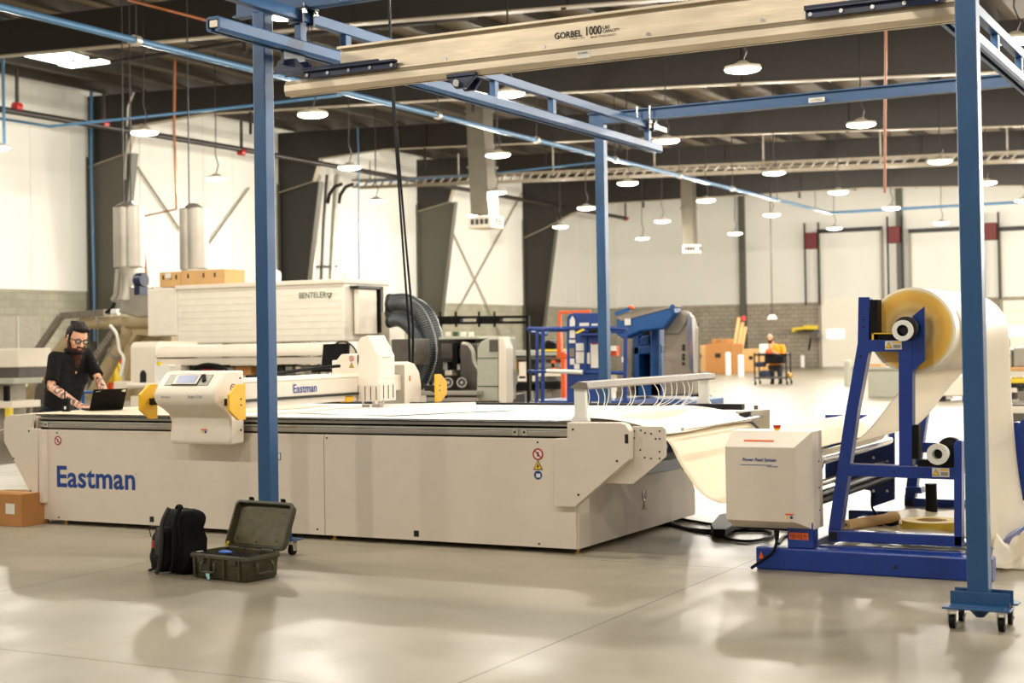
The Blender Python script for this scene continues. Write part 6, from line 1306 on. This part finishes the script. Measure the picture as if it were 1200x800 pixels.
# ---------------------------------------------------------------- far floor
def carton(x0, y0, x1, y1, Y, dep, m, lab, base=None):
    a, b = aY(x0, y1, Y), aY(x1, y0, Y); z = max(0, a.z) if base is None else base; r = root('carton', ((a.x+b.x)/2, Y+dep/2, z), lab, 'box')
    MB().box(a.x, b.x, Y, Y+dep, z, b.z).build('carton_body', m, r, bevel=.02); w_ = b.x-a.x; MB().box(a.x+w_*.35, a.x+w_*.55, Y-.01, Y, z+(b.z-z)*.55, z+(b.z-z)*.7).build('printed_mark', 'blackmetal', r); MB().box(a.x+.02, b.x-.02, Y+.02, Y+dep-.02, b.z, b.z+.02).build('carton_lid', m, r)
zf = aZ(845, 433, 0).y
carton(827, 403, 859, 433, 58, 1.2, 'card', 'large brown cardboard carton on a pallet near the far block wall', 0); carton(834, 397.5, 853, 403.5, 58.2, .7, 'card', 'small flat carton on top of the large brown carton', aY(840, 403.5, 58).z+.02)
carton(870, 409, 892, 430.5, 62, 1.2, 'card2', 'pale cardboard carton behind the orange-clad person', 0); carton(816, 405, 827, 432, 60, 1, 'card2', 'narrow pale carton left of the large brown carton', 0)
for (x, yt, yb, lab) in ((853.5, 414, 439, 'white bollard in front of the large brown carton'), (868.5, 417, 441, 'white bollard left of the pale carton'), (940.5, 417, 430, 'short white bollard by the far wall near the white door'), (994, 424, 452, 'pale grey bollard just left of the blue feed frame')):
    b = aZ(x, yb, 0); t = aY(x, yt, b.y); single('bollard', MB().cyl((b.x, b.y, 0), (b.x, b.y, t.z), .11, n=16).ball((b.x, b.y, t.z), .11, .11, .06, 16), 'white' if x < 990 else 'greygreen', b, lab, 'bollard', smooth=True)
b = aZ(864, 431, 0); t = aY(866, 372, 60); lw = root('lumber', (aY(865, 420, 60).x, 60, 0), 'pale timber planks leaning upright by the far grey post', 'timber')
for k, dx in enumerate((-.16, .0, .13)): t0 = aY(862, 430, 60); MB().bar((t0.x+dx, 59.8, 0), (t0.x+dx+.15, 60.6, t.z-.2*k), .13, .08, (0, 1, 0)).build('plank', 'wood', lw)
r = aY(867, 371, 59.9); MB().bar((r.x-.12, 60.45, t.z-.05), (r.x+.02, 60.55, t.z+.0), .15, .2).build('red_tip', 'red', lw)
kb = aZ(820, 441, 0); ke = aZ(905, 433, 0); single('floor_rail', MB().bar(kb+Z_*.07-X_*1, ke+Z_*.07, .3, .13), 'rack', kb, 'low grey rail on the floor between the boom lift and the orange-clad person', 'rail')
rk = root('tall_rack', (aY(813, 400, 50).x, 50, 0), 'narrow dark green rack beside the right lift cover', 'rack')
mb = MB(); a = aY(812, 379, 50); b = aY(819, 379, 50); mb.box(a.x, b.x, 50, 50.1, 0, a.z); pmb(mb, 806, 379, 820, 381, 50, .9); pmb(mb, 806, 395, 820, 397, 50, .9); mb.build('rack_frame', 'column', rk)
# cart
yc = o0.y-.55; ct = root('service_cart', (aY(903, 448, yc).x, yc, 0), 'black wheeled cart loaded with boxes in front of the orange-clad person', 'cart')
def K(x, y, d=0): return aY(x, y, yc+d)
zt1 = K(900, 414).z
for (za, m) in ((K(900, 416).z, 'black'), (K(900, 443).z, 'midgrey')): MB().box(K(884, 430).x, K(922, 430).x, yc, yc+.5, za-.02, za+.04).build('shelf', m, ct, bevel=.01)
MB().box(K(896, 430).x, K(918, 430).x, yc, yc+.4, K(900, 426).z, K(900, 417).z).build('black_drawer', 'black', ct, bevel=.02)
for x in (884, 921):
    for d in (.02, .47): MB().box(K(x, 430).x-.02, K(x, 430).x+.02, yc+d-.02, yc+d+.02, .12, K(900, 413).z).build('post', 'blackmetal', ct); MB().cyl((K(x, 430).x, yc+d, .06), (K(x, 430).x+.04, yc+d, .06), .06, n=14).build('caster', 'black', ct)
MB().tube([K(921, 414), K(924, 414, .2), K(921, 414, .45)], .02, 8).build('push_handle', 'chrome', ct)
for x0, y0, x1, y1, z_, m, nm, lab in ((888.5, 403, 895.5, 415, None, 'white', 'plastic_sack', 'white plastic sack on the top of the black cart'), (897, 408.5, 899.5, 415, None, 'orange', 'orange_box', 'small orange box beside the white sack on the cart'), (884, 424, 893, 430, None, 'navy', 'blue_box', 'dark blue box hanging at the left side of the cart'), (888, 434, 898, 442, None, 'navy', 'blue_box', 'dark blue box on the cart bottom shelf'), (906, 416, 916, 420, None, 'white', 'paper_tray', 'white tray at the cart front'), (918, 437, 925, 443, None, 'brass', 'brass_box', 'brown box at the right end of the cart bottom shelf')):
    a, b = K(x0, y1, -.05), K(x1, y0, -.05); base = zt1-.01 if y1 in (414, 415) else a.z
    single(nm, MB().box(a.x, b.x, yc+.02 if y1 < 440 else yc+.1, yc+.4, base, b.z), m, ((a.x+b.x)/2, yc+.2, base), lab, 'bag' if 'sack' in nm else 'box', bevel=.04)
# low hanging white dome and yellow hoist at the far wall
p = aY(905, 371, 60); pr_ = root('pendant', p, 'white dome pendant hanging low on a long cord above the orange-clad person', 'lamp'); MB().cyl(p-Z_*.10, p+Z_*.08, .22, .12, n=24).build('dome', 'white', pr_, smooth=True); MB().cyl(p+Z_*.1, (p.x, p.y, deck_z(p.x)-.01), .02, n=6).build('cord', 'blackmetal', pr_)
yh = root('wall_hoist', aY(945, 384, YB-.8), 'yellow jib arm with a black reel on the far block wall', 'hoist')
for t, m, nm in ((((941, 381), (955, 381), (955, 386), (941, 386)), 'safetyyellow', 'hoist_body'), (((928, 384), (941, 382.5), (941, 386), (931, 387), (930, 389), (927.5, 389)), 'safetyyellow', 'jib_arm'), (((941, 386), (955, 386), (955, 388), (941, 388)), 'blackmetal', 'jib_rail')): MB().prism([aY(x, y, YB-.9) for x, y in t], (0, .6, 0)).build(nm, m, yh, bevel=.03)
p = aY(954, 393, YB-.9); MB().cyl(p, p+Y_*.5, .22, n=24).build('cable_reel', 'midgrey', yh); MB().bar(aY(950, 396, YB-.6), aY(948, 410, YB-.6), .08, .08).build('hanging_cable', 'black', yh)
# right: grey bin and machinery behind the feed stand
gb2 = root('grey_skip', (aY(1034, 450, 35).x, 35.4, 0), 'pale grey wheeled bin seen through the blue feed frame', 'bin')
a, b = aY(1017, 466, 35), aY(1052, 432, 35); MB().prism([(a.x, 35, a.z), (b.x+.1, 35, a.z), (b.x+.1, 35, b.z), (a.x, 35, b.z)], (0, 1.0, 0)).build('bin_body', 'greygreen', gb2, bevel=.03); MB().box(a.x-.05, b.x+.15, 34.95, 36.05, b.z-.02, b.z+.05).build('bin_rim', 'greygreen', gb2, bevel=.01)
mb = MB(); [mb.box(a.x+dx, a.x+dx+.06, 35.1+dy, 35.2+dy, 0, a.z) for dx in (.02, b.x-a.x-.1) for dy in (0, .7)]; mb.build('leg', 'blackmetal', gb2)
for x0, lab in ((1024, 'wooden slat bundle on the rim of the grey bin'),): 
    single('slat_bundle', MB().bar(aY(1020, 428.5, 35.4), aY(1036, 428, 35.4), .5, .1), 'wood', aY(1028, 429, 35.4), lab, 'timber', bevel=.01)
lb2 = root('low_bench', (aY(1110, 466, 33).x, 33.3, 0), 'low white bench on short dark feet behind the film web', 'bench'); pbox('bench_body', 'cream', lb2, 1096, 440, 1140, 464, 33, .8, bevel=.02)
mb = MB()
for x in (1100, 1111, 1136): a = aY(x, 464, 33); mb.box(a.x-.06, a.x+.06, 33.05, 33.15, .05, a.z)
mb.build('leg', 'white', lb2)
for x in (1100, 1136): a = aY(x, 470, 33); MB().box(a.x-.15, a.x+.15, 33.0, 33.5, 0, .12).build('bench_foot', 'blackmetal', lb2)
rm = root('parts_bench', (aY(1185, 470, 20).x, 20.4, 0), 'cluttered workbench with yellow rail at the right edge beyond the film', 'bench')
for x0, y0, x1, y1, m, nm in ((1162, 430, 1230, 435, 'wood', 'bench_top'), (1164, 443, 1230, 449, 'safetyyellow', 'yellow_rail'), (1162, 449, 1230, 455, 'blackmetal', 'shelf'), (1165, 468, 1230, 473, 'galv', 'lower_rail'), (1166, 476, 1230, 484, 'cream', 'lower_box'), (1168, 484, 1200, 500, 'midgrey', 'base'), (1200, 484, 1230, 520, 'grey', 'base'), (1166, 456, 1176, 466, 'galv', 'steel_part'), (1184, 450, 1192, 460, 'cream', 'steel_part'), (1193, 458, 1204, 470, 'grey', 'steel_part'), (1176, 460, 1184, 468, 'midgrey', 'steel_part')): pbox(nm, m, rm, x0, y0, x1, y1, 20, .7, bevel=.01)
a = aY(1190, 520, 20); mb = MB(); mb.box(a.x-.35, a.x-.27, 20, 20.6, 0, 1.0); mb.box(a.x+.3, a.x+.38, 20, 20.6, 0, 1.0); mb.build('leg', 'blackmetal', rm)
for x0, y0, x1, y1, m, nm, lab in ((1164, 408, 1184, 430, 'white', 'machine_box', 'white boxy device standing on the cluttered workbench'), (1163, 396, 1178, 408, 'grey', 'round_port_device', 'grey device with dark round port, on the white box'), (1163, 386, 1172, 396, 'orange', 'red_motor', 'small rust coloured motor topmost on the workbench stack'), (1188, 406, 1215, 430, 'galv', 'steel_housing', 'grey housing at the right picture edge on the workbench')):
    a, b = aY(x0, y1, 20.2), aY(x1, y0, 20.2); o = single(nm, MB().box(a.x, b.x, 20.2, 20.6, a.z, b.z), m, ((a.x+b.x)/2, 20.4, a.z), lab, 'device', bevel=.02)
    if nm == 'round_port_device': p = aY(1169, 402, 20.19); MB().cyl(p-Y_*.01, p+Y_*.02, .05, n=16).build('port', 'slot', o)
    if nm == 'machine_box': MB().prism([aY(x, y, 20.18) for x, y in ((1178, 414), (1182, 413), (1184, 418), (1180, 419))], (0, .02, 0)).build('dark_port', 'slot', o)

# ================================================================ every bolt, hanger and foot a part of its own
def split_islands(o):
    me = o.data; n = len(me.vertices); par = list(range(n))
    def find(a):
        while par[a] != a: par[a] = par[par[a]]; a = par[a]
        return a
    for e in me.edges: par[find(e.vertices[0])] = find(e.vertices[1])
    groups = {}
    for p in me.polygons: groups.setdefault(find(p.vertices[0]), []).append(p)
    if len(groups) < 2 or len(groups) > 100: return
    base = o.name.split('.')[0]
    for g in groups.values():
        ids = sorted({v for p in g for v in p.vertices}); mp = {v: i for i, v in enumerate(ids)}
        m2 = bpy.data.meshes.new(base); m2.from_pydata([me.vertices[i].co.copy() for i in ids], [], [[mp[v] for v in p.vertices] for p in g]); m2.materials.append(me.materials[0])
        if me.polygons[0].use_smooth: m2.polygons.foreach_set('use_smooth', [True]*len(m2.polygons)); m2.set_sharp_from_angle(angle=math.radians(45))
        c = bpy.data.objects.new(base, m2); C.objects.link(c); c.parent = o.parent; c.location = o.location
        for md in o.modifiers:
            if md.type == 'BEVEL': q = c.modifiers.new('b', 'BEVEL'); q.width = md.width; q.segments = 2; q.limit_method = 'ANGLE'; q.angle_limit = .6
    bpy.data.objects.remove(o)
SPLIT = {'hanger', 'grille', 'bolt', 'bolt', 'clamp_bolt', 'panel_screw', 'bracket_hole', 'plate_screw', 'cap_screw', 'cage_slot', 'cutting_tool', 'frame_hole', 'plate_bolt', 'lid_rivet', 'rib', 'printed_mark', 'vent_hole', 'pipe_band', 'stiffener', 'chain_guide', 'leg', 'track', 'caster_fork', 'bumper_screw', 'console_screw', 'cabinet_screw', 'guide_rail', 'lens', 'keyboard', 'side_rail', 'rail'}
for o in list(bpy.data.objects):
    if o.type == 'MESH' and o.parent and o.name.split('.')[0] in SPLIT and not o.children: split_islands(o)
